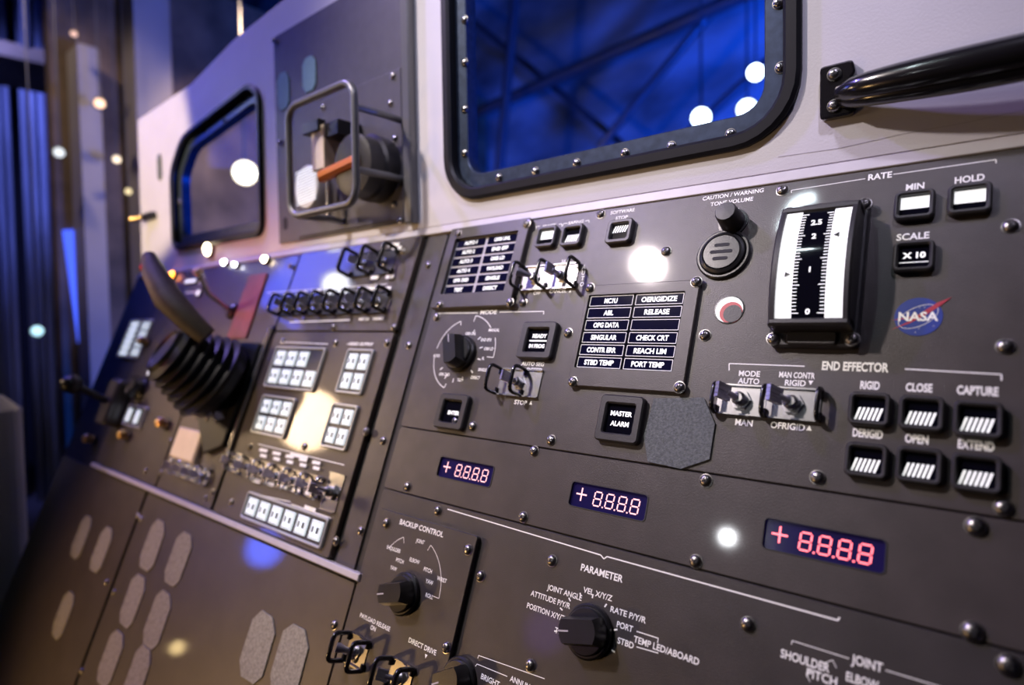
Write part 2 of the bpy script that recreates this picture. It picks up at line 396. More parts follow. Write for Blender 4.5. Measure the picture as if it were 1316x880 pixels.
L.t('CAUTION / WARNING', 941, 250, 3.7, fit=.053, bold=.024).t('TONE VOLUME', 940, 259, 3.7, fit=.037, bold=.024).tri(949, 269, 3, True)
L.t('SOFTWARE', 800, 271.5, 3.6, fit=.0265).t('STOP', 799, 279.5, 3.6, fit=.0135)
L.t('BRAKES', 706, 290, 3.4, fit=.018).t('SAFING', 740, 285.5, 3.4, fit=.019)
L.l((689, 294), (689, 291), (694, 290.5)).l((718, 288), (722, 287.5), (722, 291)).l((723, 291), (724, 287.5), (729, 286.5)).l((752, 284), (757, 283), (757, 286))
L.t('SAFE', 727, 335.5, 3.6).t('OFF', 690, 376.5, 3.8).t('CANCEL', 717, 374, 3.8, fit=.021).tri(733, 374, 3, True)
for s, y in zip('AUTO', (343, 350.5, 357.5, 365)): L.t(s, 750.5 - (y - 343) * .12, y, 4.4)
L.t('MODE', 628, 401, 4.6, fit=.024).l((563, 402.5), (614, 402), wid=.9).l((642, 401), (699, 400), (698.5, 404), wid=.9)
for s, x, y in (('ORB UNL', 605, 428.5), ('END EFX', 625, 436.5), ('ORB LD', 628, 448), ('FL', 621, 460.5), ('SINGLE', 620, 475), ('DIRECT', 611, 485), ('TEST', 591, 488), ('OPR CMD', 571, 481), ('MANUAL', 635, 424), ('AUTO', 561, 457)):
    L.t(s, x, y, 3.3, wide=.8)
L.arc(593, 455, .0410, 110, 172, tick0=.005).arc(593, 455, .0410, 187, 252, tick1=.005).arc(593, 455, .0455, 81, 42, tick0=.007).arc(593, 455, .0475, 24, -3, tick1=.009)
for a in (68, 42, 18, -8, -38, -65, -92, -118, -145):
    u, v = uv(592, 456); L.b.bar((u + .027 * math.cos(R(a)), v + .027 * math.sin(R(a))), (u + .0315 * math.cos(R(a)), v + .0315 * math.sin(R(a))), .0012, .0003)
L.t('AUTO SEG', 684.5, 467.5, 3.9, fit=.028).t('PROCEED', 683, 475, 3.9, fit=.026).t('STOP', 669, 517, 4.2, fit=.0155).tri(682.5, 517.5, 3.6)
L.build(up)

# --- display strip with three cut-out windows
WIN = [(-0.3785, -0.3045), (-0.2145, -0.1425), (-0.0535, 0.0195)]
strip = plate('display_panel', 'narrow brown strip panel with three red numeric readouts across the console', rc(-0.4535, 0.0890, -0.1545, -0.0865),
              holes=[rrect(b_ - a_, 0.0205, 0.003, 4, (a_ + b_) / 2, -0.1203) for a_, b_ in WIN])
screws(strip, [(522, 625), (671, 664), (893, 721), (906, 616), (1254, 672), (1250, 815)][:3])
screws(strip, [(1254, 676), (1250, 812)], size=1.15)

# --- lower parameter panel
low = plate('selector_panel', 'dark lower panel with the PARAMETER selector knob and large printed legends', rc(-0.4535, 0.0890, -0.50, -0.1555), m=PANEL2)
screws(low, [(561, 656), (708, 720), (616, 740), (960, 802), (680, 855)]); screws(low, [(1296, 855)], size=1.15)
L = Legend()
L.l((575, 654), (772, 713), (776, 718), (780, 715), (1077, 797), (1079, 793), wid=1.0)
L.t('PARAMETER', 773, 736, 5.2, fit=.0385)
for s, x, y, f in (('JOINT ANGLE', 725, 762, .034), ('ATTITUDE P/Y/R', 707, 770, .040), ('POSITION X/Y/Z', 701, 786, .0385), ('VEL X/Y/Z', 768, 763, .0265), ('RATE P/Y/R', 807, 789.5, .030), ('PORT', 803, 805, .0135), ('STBD', 804, 826, .0135)):
    L.t(s, x, y, 4.2, fit=f, bold=.018)
L.t('TEST', 721, 812, 4.2, bold=.018).t('TEMP LED/ABOARD', 855, 835, 4.4, fit=.050, bold=.018)
L.l((818, 811), (846, 820), (845, 826), wid=.7).l((818, 831), (846, 839), wid=.7)
for a in (-165, 158, 135, 112, 88, 60, 20, -12):
    u, v = uv(752, 812); L.b.bar((u + .0255 * math.cos(R(a)), v + .0255 * math.sin(R(a))), (u + .0285 * math.cos(R(a)), v + .0285 * math.sin(R(a))), .0012, .0003)
L.l((614, 846), (615, 842), (700, 872), wid=.6).l((611, 856), (613, 853), (652, 869), wid=.6)
L.t('BRIGHT', 630, 874, 4.2, fit=.0205, bold=.018).t('ANNUN', 668, 877, 4.2, bold=.018)
L.t('SHOULDER', 1034, 848.5, 5, fit=.0285, bold=.020).t('JOINT', 1114, 854, 5.2, fit=.0165, bold=.020).t('PITCH', 1056, 870, 5, fit=.017, bold=.020).t('ELBOW', 1108, 875, 5, fit=.017, bold=.020)
L.l((1017, 828), (1018, 823), (1091, 846), wid=.5).l((1138, 861), (1230, 889), wid=.5).l((1056, 853), (1070, 848), (1075, 858), wid=.4).l((1045, 858), (1036, 865), (1041, 876), wid=.4)
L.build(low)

# --- backup control module, raised on the lower panel
bk = plate('backup_panel', 'small raised panel headed BACKUP CONTROL at lower left of the main console', rc(-0.4425, -0.3005, -0.3480, -0.1755, .003), m=PANEL2, h=0.0055, th=0.0053)
screws(bk, [(495, 672), (600, 706), (572, 832), (470, 760, 0)][:3] + [(456, 846)])
L = Legend()
L.t('BACKUP CONTROL', 546, 679, 5, fit=.064, bold=.020)
for s, x, y in (('JOINT', 545, 697), ('SHOULDER', 511, 706), ('PITCH', 519, 721), ('ELBOW', 538, 721), ('YAW', 511, 730.5), ('PITCH', 555, 733), ('WRIST', 573, 745), ('YAW', 557, 748), ('ROLL', 557, 766)):
    L.t(s, x, y, 3.6, wide=.82, bold=.014)
L.t('PAYLOAD RELEASE', 487, 799, 4.0, fit=.047, bold=.014).t('ON', 485, 807, 4.0, bold=.014).t('DIRECT DRIVE', 548, 830, 4.2, fit=.037, bold=.018).tri(553, 843, 3.4, False)
L.arc(527, 752, .0465, 65, 0, wid=.5, tick0=.006, tick1=.008).arc(527, 752, .046, 116, 143, wid=.5, tick0=.006, tick1=.005)
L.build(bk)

# --- filler strip left of the main panels and the wide plates of the left bay
fil = plate('filler_strip', 'narrow vertical filler strip with a column of screws beside main panel', rc(-0.5005, -0.4665, -0.2555, 0.157, .002), h=-0.002, th=0.0024)
screws(fil, [(549, 340, 0), (524, 443), (491, 566), (462, 682)])
cu_ = plate('guarded_switch_panel', 'bronze upper left panel with two rows of guarded toggle switches', rc(-0.7900, -0.5080, 0.0275, 0.157), m=PANELW, h=0.003, th=0.007)
screws(cu_, [(372, 341), (517, 322), (505, 420), (388, 412), (427, 420)])
cl = plate('lights_panel', 'bronze middle left panel with four banks of lit white indicators', rc(-0.7900, -0.5080, -0.2430, 0.0255), m=PANELW, h=0.003, th=0.007)
screws(cl, [(496, 440), (390, 573), (469, 554), (430, 695), (296, 645), (320, 574), (430, 440), (362, 438)])

struct('trim_1', MB().box(-1.49, 0.30, 0.1592, 0.1690, -0.0045, 0.0010, .0005), LEDGE, PM(0, 0))
struct('trim_2', MB().box(-1.30, -0.4470, -0.2525, -0.2450, -0.0045, 0.0055, .001), LEDGE, PM(0, 0))

el = plate('blank_panel', 'plain brown lower left panel with pairs of velcro patches', rc(-1.0200, -0.4560, -0.80, -0.2560), m=PANELW, h=0, th=.004)
screws(el, [(428, 803), (180, 666), (145, 761), (104, 862)])
el2 = plate('blank_panel', 'plain brown panel at far lower left beyond the dark seam', rc(-1.4900, -1.0300, -0.80, -0.2560), m=PANELW, h=0, th=.004)
screws(el2, [(176, 662), (136, 748)])

# ------------------------------------------------------------------ push buttons
def button(px, py, label, kind, wd=.0245, ht=.0228, iw=.0182, ih=.0162, hh=.0062, name='push_button', group=None, txt=()):
    u, v = uv(px, py, hh * .7); t = thing(name, label, 'push button', PM(u, v, 0), group)
    b = MB(); o = rrect(wd, ht, .0042); i = rrect(iw, ih, .0016)
    b.ring(o, i, 0, hh, .0012); b.build('housing', HOUS, t)
    f = MB().prism(rrect(iw, ih, .0016), 0, .0022).build('lens', FACE, t)
    z = .0026; b = MB()
    if kind == 'hatch_low' or kind == 'hatch_high':
        y0, y1 = (-ih * .44, ih * .08) if kind == 'hatch_low' else (-ih * .02, ih * .42)
        n = 6; st = iw * .84 / n
        for k in range(n):
            x = -iw * .48 + k * st
            b.face([b.v(x, y0, z), b.v(x + st * .52, y0, z), b.v(x + st * 1.5, y1, z), b.v(x + st * .98, y1, z)])
        b.build('hatch_mark', INKL, f)
    if kind == 'half_lit':
        b.box(-iw * .47, iw * .47, -ih * .12, ih * .46, .0022, z); b.build('lit_half', INKL, f)
    if kind == 'text':
        for s, x, y, cap, fit in txt: 
            if s == '-': b.bar((x - fit / 2, y), (x + fit / 2, y), cap, z)
            else: b.text(s, x, y, cap, z, fit=fit, bold=.036)
        b.build('lit_legend', INKL, f)
    return t
gEE = 'striped push buttons of the end effector block'
button(1117, 525.5, 'square striped push button directly under the word RIGID', 'hatch_low', group=gEE)
button(1184, 531, 'square striped push button directly under the word CLOSE', 'hatch_low', group=gEE)
button(1257, 539, 'square striped push button directly under the word CAPTURE', 'hatch_low', group=gEE)
button(1113, 591.5, 'square striped push button directly under the word DERIGID', 'hatch_low', group=gEE)
button(1181, 598, 'square striped push button directly under the word OPEN', 'hatch_low', group=gEE)
button(1255, 608, 'square striped push button directly under the word EXTEND', 'hatch_low', group=gEE)
button(1175, 263, 'square push button half lit white under the word MIN', 'half_lit')
button(1246, 255, 'square push button half lit white under the word HOLD', 'half_lit')
button(1174, 329, 'square push button reading X 10 under the word SCALE', 'text', ih=.017, txt=(('X 10', 0, .0015, .0042, .0135), ('-', 0, -.0038, .0005, .017)))
button(702, 304, 'small square push button half lit white below BRAKES', 'half_lit', wd=.025, ht=.025)
button(735, 302, 'small square striped push button below SAFING', 'hatch_low', wd=.025, ht=.025)
button(796, 297, 'square push button striped in its upper half below SOFTWARE STOP', 'hatch_high', wd=.0275, ht=.0255)
button(690, 437, 'black push button reading READY over IN PROG beside mode knob', 'text', wd=.043, ht=.0385, iw=.026, ih=.0245, txt=(('READY', .001, .005, .0040, .0175), ('-', 0, 0, .0013, .0215), ('IN PROG', 0, -.0055, .0038, .0190)))
button(580, 528.5, 'black push button reading ENTER at lower left below mode knob', 'text', wd=.0425, ht=.0375, iw=.026, ih=.0235, txt=(('ENTER', .002, -.001, .0040, .0165),))
button(796, 538, 'black push button reading MASTER ALARM above the large velcro patch', 'text', wd=.0415, ht=.0405, iw=.0275, ih=.0255, txt=(('MASTER', 0, .0048, .0040, .0205), ('ALARM', 0, -.0040, .0040, .0175)))

# ------------------------------------------------------------------ annunciator modules
def annunciator(label, O, Wd, rows, scr, cellm, h, edge_first):
    (u0, u1, v0, v1), (a0, a1, b0, b1) = O, Wd
    t = thing('annunciator_panel', label, 'annunciator panel', PM(0, 0, h))
    MB().plate(rc(u0, u1, v0, v1, .003), [rc(a0, a1, b0, b1, .001)], -h, 0, .0008).build('bezel', PANEL, t)
    MB().box(a0, a1, b0, b1, -h + .0001, -h + .0012).build('light_board', LINE if edge_first else FACE, t)
    n = len(rows); H = (b1 - b0) / n
    for r, pair in enumerate(rows):
        for c, s in enumerate(pair):
            cw = (a1 - a0) * .5; x = a0 + cw * (c + .5); y = b1 - H * (r + .5); z = -h + .0012
            b = MB()
            if not edge_first:
                b.mi = 1; b.line([(x - cw * .465, y - H * .40), (x + cw * .465, y - H * .40), (x + cw * .465, y + H * .40), (x - cw * .465, y + H * .40), (x - cw * .465, y - H * .40)], .0006, z + .0010); b.mi = 0
            b.box(x - cw * .455, x + cw * .455, y - H * .385, y + H * .385, z, z + .0008)
            cell = b.build('caption_window', [cellm, INK], t)
            if s: MB().text(s, x, y, .0043 if edge_first else .0046, z + .0011, fit=min(cw * .72, len(s) * .0034), bold=.036).build('lit_caption', INKL, cell)
    screws(t, scr)
    return t
annunciator('upper left caption module listing AUTO 1 to TEST beside its toggle switches', (-.4530, -.3300, .0546, .1586), (-.4413, -.3435, .0720, .1442),
            [('AUTO 1', 'ORB UNL'), ('AUTO 2', 'END EFF'), ('AUTO 3', 'ORB LD'), ('AUTO 4', 'PAYLOAD'), ('OPR CMD', 'SINGLE'), ('TEST', 'DIRECT')],
            [(588, 299), (676, 287), (654, 388), (564, 391)], NAVY, .006, True)
annunciator('centre caption module of navy windows from MC1U to PORT TEMP', (-.2385, -.1265, -.0263, .0735), (-.2350, -.1384, -.0090, .0634),
            [('MC1U', 'OERIGIDIZE'), ('ABL', 'RELEASE'), ('OPG DATA', ''), ('SINGULAR', 'CHECK CRT'), ('CONTR ERR', 'REACH LIM'), ('STBD TEMP', 'PORT TEMP')],
            [(757, 369), (894, 361), (872, 497), (735, 490)], NAVY, .004, False)

# ------------------------------------------------------------------ toggle switches
def gloop(hy, gh, x):
    P = rpoly([(-hy, -.0015), (hy, -.0015), (hy, gh), (-hy, gh)], .006, 4)
    return [(x, y, max(z, .0022)) for y, z in P[5:] + P[:5]][:]
def toggle_parts(t, wd, ht, gm, pm, left=True, right=False, lean=-.35, gh=.020, big=1.0, round_end=False, plate_on=True, gr=.0019):
    if plate_on:
        b = MB(); b.box(-wd / 2, wd / 2, -ht / 2, ht / 2, 0, .0011, .0003)
        b.box(-wd / 2, wd / 2, ht / 2 - .0012, ht / 2, 0, .0030); b.box(-wd / 2, wd / 2, -ht / 2, -ht / 2 + .0012, 0, .0035); b.build('base_plate', pm, t)
    b = MB(); b.lathe([(.0068 * big, .001), (.0068 * big, .0032 * big)], 6); b.lathe([(.0046 * big, .003), (.0046 * big, .0065 * big), (.003 * big, .0085 * big)], 16); b.build('bushing', CHROME, t, smooth=35)
    L_ = .017 * big; b = MB()
    p0 = Vector((0, 0, .006 * big)); p1 = p0 + Vector((lean, .1 * (1 if lean else 0), 1)).normalized() * L_
    if round_end:
        b.tube([p0, p0.lerp(p1, .5), p0.lerp(p1, .8), p1], [.0022 * big, .0030 * big, .0046 * big, .0046 * big], 16)
    else:
        b.tube([p0, p0.lerp(p1, .6)], [.0020 * big, .0026 * big], 8)
        d = (p1 - p0).normalized(); s_ = Vector((0, 1, 0)); n_ = d.cross(s_).normalized()
        for k in range(4):
            q = p0.lerp(p1, .45) + d * .0; w2 = .0052 * big; o_ = s_ * ((k - 1.5) * w2 * .5)
            cs = [q + o_ + s_ * (w2 * .22) * i + n_ * (.0017 * big) * j for i, j in ((1, 1), (-1, 1), (-1, -1), (1, -1))]
            ce = [c + d * L_ * .6 for c in cs]
            A = [b.v(*c) for c in cs]; B = [b.v(*c) for c in ce]; b.bridge(A, B); b.face(B); b.face(A[::-1])
    b.build('lever', LEVER, t, smooth=50)
    for on, x in ((left, -wd / 2), (right, wd / 2)):
        if not on: continue
        g = MB(); g.tube(gloop(ht / 2 - .0010, gh, x), gr, 8); g.build('guard_loop', gm, t, smooth=60)
def toggle(px, py, label, wd=.036, ht=.028, gm=GLOSSB, pm=CHROME, M=None, group=None, **k):
    u, v = uv(px, py); t = thing('toggle_switch', label, 'toggle switch', PM(u, v, 0.0) if M is None else M, group)
    toggle_parts(t, wd, ht, gm, pm, **k); return t
def tog_uv(u, v, label, h=0.0, **k): return toggle(0, 0, label, M=PM(u, v, h), **k)
gT = 'guarded toggle switches of the main panel'
tog_uv(-.0805, -.0280, 'guarded steel toggle switch between the words AUTO and MAN', wd=.0368, ht=.0240, gh=.011, lean=-.6, big=1.15, group=gT)
tog_uv(-.0437, -.0280, 'guarded steel toggle switch between RIGID and OFRIGID', wd=.0368, ht=.0240, gh=.011, lean=-.6, big=1.15, right=True, group=gT)
tog_uv(-.3085, .0865, 'guarded toggle switch with round-ended lever above the word OFF', wd=.033, lean=-1.1, round_end=True, group=gT)
tog_uv(-.2740, .0865, 'guarded steel toggle switch above CANCEL beside vertical AUTO lettering', wd=.036, right=True, group=gT)
tog_uv(-.2975, -.0265, 'guarded steel toggle switch below PROCEED and above STOP', wd=.052, right=False, group=gT)
t = bpy.data.objects['toggle_switch.004']; g = MB(); g.tube(gloop(.0130, .021, .006), .0019, 8); g.build('guard_loop', GLOSSB, t, smooth=60)
tog_uv(-.4180, -.3115, 'black guarded toggle switch under PAYLOAD RELEASE ON', h=.0055, wd=.030, right=True, pm=DSTEEL, group=gT, gh=.022, gr=.0024, lean=-.7, round_end=True)
tog_uv(-.3520, -.3140, 'black guarded toggle switch under DIRECT DRIVE', h=.0055, wd=.030, right=True, pm=DSTEEL, group=gT, gh=.022, gr=.0024, lean=-.9)

# ------------------------------------------------------------------ rotary knobs
def knob(u, v, label, h=0.0, ang=0, r=.0205, ht=.021, m=BLACK):
    t = thing('rotary_knob', label, 'rotary knob', PM(u, v, h, R(ang)))
    MB().lathe([(r * .86, 0), (r, .001), (r, .0045), (r * .93, .0058), (r * .5, .006)], 40).build('skirt', m, t, smooth=35)
    b = MB(); wv = r * .50; n = 9
    arcp = [(r * .90 * math.cos(a), r * .90 * math.sin(a)) for a in [math.asin(wv / (r * .9)) * (1 - 2 * i / n) for i in range(n + 1)]]
    arcn = [(-x, -y) for x, y in arcp]
    pts = (arcp + arcn)[::-1]
    top = [(x * .88, y * .82) for x, y in pts]
    a_ = b.loop(pts, .0058); c_ = b.loop(pts, ht * .62); d_ = b.loop(top, ht); b.bridge(a_, c_); b.bridge(c_, d_); b.face(d_)
    e_ = [(r * .86 * math.cos(2 * PI * k / 28), r * .86 * math.sin(2 * PI * k / 28)) for k in range(28)]
    b.prism(e_, .0055, ht * .42, .001)
    b.build('grip', m, t, smooth=30)
    MB().box(-r * .80, -r * .35, -.0006, .0006, ht - .0002, ht + .0003).build('index_mark', LINE, t)
    return t
knob(-.3870, .0015, 'black bar-grip MODE knob at the upper left between curved brackets', ang=-68, r=.0205, ht=.021)
knob(-.3730, -.2455, 'black bar-grip knob in the BACKUP CONTROL panel', h=.0055, ang=18, r=.0198, ht=.022)
knob(-.1720, -.2200, 'black bar-grip PARAMETER knob on the lower dark panel', ang=14, r=.0202, ht=.0205)
knob(-.2870, -.2930, 'black knob at the bottom edge of picture left of BRIGHT', ang=30, r=.018)
t = thing('volume_knob', 'small plain round charcoal knob below TONE VOLUME', 'knob', PM(-.1075, .1265))
MB().lathe([(.0102, 0), (.0105, .001), (.0090, .019), (.0080, .0205), (.001, .0208)], 30).build('grip', HOUS, t, smooth=40)
MB().lathe([(.0125, 0), (.0125, .0012), (.0105, .0014)], 30).build('collar', BLACK, t, smooth=40)

# ------------------------------------------------------------------ tone sounder, flag indicator
t = thing('tone_sounder', 'round black ribbed sounder with three slots left of the scale meter', 'sounder', PM(-.1115, .0965))
MB().lathe([(.0228, 0), (.0228, .002), (.0215, .0032), (.0200, .0032), (.0192, .0024), (.0186, .005), (.0165, .0062), (.0158, .0052), (.0150, .0066), (.001, .0068)], 44).build('ribbed_body', BLACK, t, smooth=30)
b = MB()
for y, l in ((.0062, .013), (0, .019), (-.0062, .013)): b.prism(rrect(l, .0030, .0015, 4, 0, y), .0066, .00695)
b.build('sound_slots', SLOT, t)
t = thing('flag_indicator', 'small round white and red flag indicator under the sounder', 'indicator', PM(-.1000, .0466))
MB().lathe([(.0122, 0), (.0122, .0006), (.0112, .0007)], 36, cap=False).build('rim', BLACK, t)
b = MB(); b.lathe([(.0115, .0001), (.0115, .0003)], 36); b.mi = 1; b.lathe([(.0093, .0003), (.0093, .0005)], 36, cx=.0018, cy=-.0026); b.mi = 2; b.lathe([(.0074, .0005), (.0074, .0008)], 36, cx=.0032, cy=-.0036)
b.build('flag_disc', [INKL, RED, HOUS], t)

# ------------------------------------------------------------------ scale meter
mt = thing('scale_meter', 'tall black drum meter with white side bands numbered 0 to 2.5', 'meter', PM(-.0345, .0725))
b = MB(); b.prism(rrect(.0600, .1170, .005), 0, .0065, .0014); b.prism(rrect(.034, .010, .003, 4, 0, -.0525), .006, .0088, .001); b.prism(rrect(.034, .010, .003, 4, 0, .0525), .006, .0088, .001)
b.build('flange', HOUS, mt)
HW, HH = .0270, .0455
def crown(y, base=.021, rise=.0085): return base + rise * (1 - (y / HH) ** 2)
b = MB(); n = 16; ys = [-HH + 2 * HH * i / n for i in range(n + 1)]
for sgn in (-1, 1):                                                  # side cheeks with a crowned rim
    x0, x1 = sgn * HW, sgn * (HW - .0045)
    A = [b.v(x0, y, .006) for y in ys]; Bq = [b.v(x0, y, crown(y) + .0005) for y in ys]; Cq = [b.v(x0 - sgn * .0015, y, crown(y) + .002) for y in ys]; D = [b.v(x1, y, crown(y) + .002) for y in ys]; E_ = [b.v(x1, y, crown(y) - .002) for y in ys]
    for p, q in ((A, Bq), (Bq, Cq), (Cq, D), (D, E_)): b.bridge(p, q, False)
b.box(-HW, HW, HH - .003, HH + .0025, .006, .0235, .0015); b.box(-HW, HW, -HH - .0025, -HH + .003, .006, .0235, .0015)
b.build('housing', HOUS, mt, smooth=30)
def drum(x0, x1, dz, m, name, par):
    b = MB(); A = [b.v(x0, y, crown(y) + dz) for y in ys]; Bq = [b.v(x1, y, crown(y) + dz) for y in ys]; b.bridge(A, Bq, False); return b.build(name, m, par, smooth=60)
face = drum(-HW + .0045, HW - .0045, 0, FACE, 'scale_drum', mt)
drum(-HW + .0046, -.0110, .0003, INKL, 'white_band', face); drum(.0110, HW - .0046, .0003, INKL, 'white_band', face)
b = MB()
for k in range(33):
    y = -.0395 + .079 * k / 32; l = .0046 if k % 8 == 0 else .0030
    for s in (-1, 1): b.face([b.v(s * .0108, y - .0003, crown(y) + .0005), b.v(s * (.0108 - l), y - .0003, crown(y) + .0005), b.v(s * (.0108 - l), y + .0003, crown(y) + .0005), b.v(s * .0108, y + .0003, crown(y) + .0005)])
for s, y in (('2.5', .0310), ('2', .0185), ('1', -.0085), ('0', -.0385)): b.text(s, 0, y, .0040, crown(y) + .0007, bold=.03, wide=1.1)
b.build('scale_marks', INKL, face)
b = MB()
for sgn, y in ((-1, -.0115), (1, .0180)):
    x = sgn * .0125; z = crown(y) + .0008; b.face([b.v(x, y, z), b.v(x + sgn * .0042, y + .0022, z), b.v(x + sgn * .0042, y - .0022, z)])
b.build('pointer_mark', BLACK, face)
screws(mt, [(-.0262, -.0530, .0065), (.0262, -.0530, .0065), (-.0262, .0530, .0065), (.0262, .0530, .0065)], local=True)

# ------------------------------------------------------------------ emblem sticker
t = thing('emblem_sticker', 'round blue emblem sticker with white letters and a red swoosh', 'sticker', PM(.0285, .0385))
MB().lathe([(.0137, 0), (.0137, .0003)], 48).build('blue_disc', LBLUE, t)
b = MB(); b.text('NASA', 0, 0, .0062, .0006, fit=.0225, bold=.03)
rg = [(.0125 * math.cos(a) * math.cos(.55) - .0052 * math.sin(a) * math.sin(.55), .0125 * math.cos(a) * math.sin(.55) * .9 + .0062 * math.sin(a)) for a in [2 * PI * k / 40 for k in range(41)]]
b.line(rg, .0003, .00045)
for k in range(9):
    a = random.uniform(0, 2 * PI); r = random.uniform(.004, .0115); x, y = r * math.cos(a), r * math.sin(a)
    if abs(y) > .004: b.face([b.v(x - .0003, y, .0004), b.v(x, y - .0003, .0004), b.v(x + .0003, y, .0004), b.v(x, y + .0003, .0004)])
b.build('white_lettering', INK, t)
b = MB(); z = .0005
P = [(.0180, .0135), (.0120, .0075), (.0050, .0015), (-.0040, -.0045), (-.0150, -.0095), (-.0060, -.0040), (.0020, .0030), (.0100, .0095)]
b.face([b.v(x, y, z) for x, y in P]); P = [(-.0155, -.0025), (-.0060, -.0005), (.0020, .0010), (-.0060, -.0018)]; b.face([b.v(x, y, z) for x, y in P])
b.build('red_swoosh', LRED, t)

# ------------------------------------------------------------------ numeric readouts
SEG = {'a': ((-.5, 1), (.5, 1)), 'g': ((-.5, 0), (.5, 0)), 'd': ((-.5, -1), (.5, -1)), 'f': ((-.5, 1), (-.5, 0)), 'b': ((.5, 1), (.5, 0)), 'e': ((-.5, 0), (-.5, -1)), 'c': ((.5, 0), (.5, -1))}
for (a_, b_), lab, m_ in zip(WIN, ('leftmost red numeric readout, smallest in the picture, below ENTER', 'middle red numeric readout set in the strip below MASTER ALARM', 'rightmost and largest red numeric readout showing plus and eights'), (PINKSEG, PINKSEG, REDSEG)):
    t = thing('numeric_readout', lab, 'numeric display', PM((a_ + b_) / 2, -.1203, 0)); wd = b_ - a_
    MB().box(-wd / 2 + .0002, wd / 2 - .0002, -.0101, .0101, -.004, -.0022).build('display_lens', NAVYD, t)
    MB().ring(rrect(wd + .0012, .0215, .0033), rrect(wd - .0006, .0200, .0028), -.002, .0004).build('window_rim', HOUS, t)
    b = MB(); z = -.0019; x = -wd * .36; b.line([(x - .0052, .0008), (x + .0052, .0008)], .0013, z); b.line([(x, .0063), (x, -.0047)], .0013, z); b.build('plus_sign', m_, t)
    for k in range(4):
        x = -wd * .135 + k * wd * .160; b = MB(); hx, hy = .0034, .0057; sk = .0004
        for s_ in SEG.values():
            p = [Vector((x + q[0] * 2 * hx + sk * q[1], q[1] * hy - .0004)) for q in s_]; d = (p[1] - p[0]).normalized() * .0006
            b.bar(p[0] + d, p[1] - d, .0011, z)
        if k < 3: b.prism(rrect(.0013, .0013, .0006, 3, x + hx + .0022, -hy - .0006), z - .0002, z)
        b.build('digit', m_, t)

# ------------------------------------------------------------------ velcro patches
def patch(px, py, wd, ht, label, m, name='velcro_patch', rz=0, M=None, group=None, th=.0016, jag=.12):
    if M is None: u, v = uv(px, py); M = PM(u, v, 0, rz)
    c = .28; P = [(wd * x, ht * y) for x, y in ((.5 - c * .8, -.5), (.5, -.5 + c * .6), (.5, .5 - c * .7), (.5 - c, .5), (-.5 + c * .9, .5), (-.5, .5 - c * .6), (-.5, -.5 + c * .7), (-.5 + c * .8, -.5))]
    P = [(x + random.uniform(-jag, jag) * wd * .15, y + random.uniform(-jag, jag) * ht * .1) for x, y in P]
    o = MB().prism(P, 0, th, .0004).build(name, m, M=M); tag(o, label, 'velcro patch', group); return o
P8 = [uv(x, y) for x, y in ((912, 590), (919, 545), (905, 512), (842, 513), (829, 560), (834, 593), (876, 602))][::-1]
cx_ = sum(p[0] for p in P8) / 7; cy_ = sum(p[1] for p in P8) / 7
o = MB().prism([(x - cx_, y - cy_) for x, y in P8], 0, .0016, .0004).build('velcro_patch', VELCRO, M=PM(cx_, cy_)); tag(o, 'large grey-green octagonal velcro patch beside MASTER ALARM', 'velcro patch')
gv = 'velcro patches on the lower left panels'
for px, py, s in ((332, 831, 'left one of the nearest two velcro patches, above the bottom edge of picture'), (373, 850, 'right one of the nearest two velcro patches, nearest the main panel'),
        (197, 700, 'upper left velcro patch right of the dark seam under pale trim'), (230, 718, 'upper right velcro patch in the row just under pale trim'),
        (171, 772, 'velcro patch of second row beside the dark seam'), (203, 795, 'velcro patch of second row, right of its partner'),
        (143, 845, 'velcro patch at bottom left of the bronze blank panel near the seam'), (177, 868, 'velcro patch cut by the bottom edge beside the seam'),
        (105, 690, 'upper left velcro patch beyond the dark seam'), (131, 706, 'upper right velcro patch beyond the dark seam'), (82, 790, 'lone lower velcro patch on the far blank panel')):
    patch(px, py, .052, .072, s, VELCROT, group=gv)

# ------------------------------------------------------------------ bulkhead with its two windows
WOUT = rrect(.4130, .4160, .055, 7, -.2635, .2325)
LOUT = rpoly([(-1.285, .035), (-.912, .030), (-.910, .272), (-.945, .297), (-1.222, .262), (-1.285, .200)], .030, 5)
wallp = rpoly([(-1.468, 0), (.30, 0), (.30, .62), (-.60, .425), (-.83, .400), (-1.0, .387), (-1.18, .354), (-1.462, .345)], .012, 3)
b = MB(); b.plate(wallp, [inset(WOUT, .004), inset(LOUT, .004)], -.022, 0, .0015); struct('wall_rear', b, WHITE, WM(0, 0))
struct('trim_3', MB().line([xz(1000, 201.5), xz(1080, 190), xz(1160, 172), xz(1240, 158), xz(1316, 141)], .00045, .0003), LINE, WM(0, 0))
def window(n, out, wr, scr, rec=-.006):
    f = bpy.data.objects.new(n, None); C.objects.link(f); f.matrix_world = WM(0, 0); tag(f, kind='structure')
    i1 = inset(out, wr); i2 = inset(out, wr + .018)
    b = MB(); b.ring(out, i1, -.026, .007, .003); b.build('window_frame', RUBBER, f, smooth=30)
    b = MB(); b.ring(i1, i2, -.024, rec, .001); b.build('window_retainer', RETAIN, f, smooth=30)
    b = MB(); b.prism(inset(out, wr + .017), -.020, -.015); b.build('window_pane', PANE, f)
    base = None
    for p in scr:
        x, z = xz(*p, rec + .002)
        if base is None: base = screw_mesh(False).build('screw', [STEEL, SLOT, DSTEEL], smooth=40); o = base
        else: o = bpy.data.objects.new('screw', base.data); C.objects.link(o)
        o.parent = f; o.matrix_local = T4(x, z, rec)
window('window_1', WOUT, .014, [(596, 25), (596, 80), (596, 140), (596, 197), (640, 228), (687, 220), (740, 209.5), (802, 197), (862, 188), (938, 172), (1003, 86), (1000, 3)])
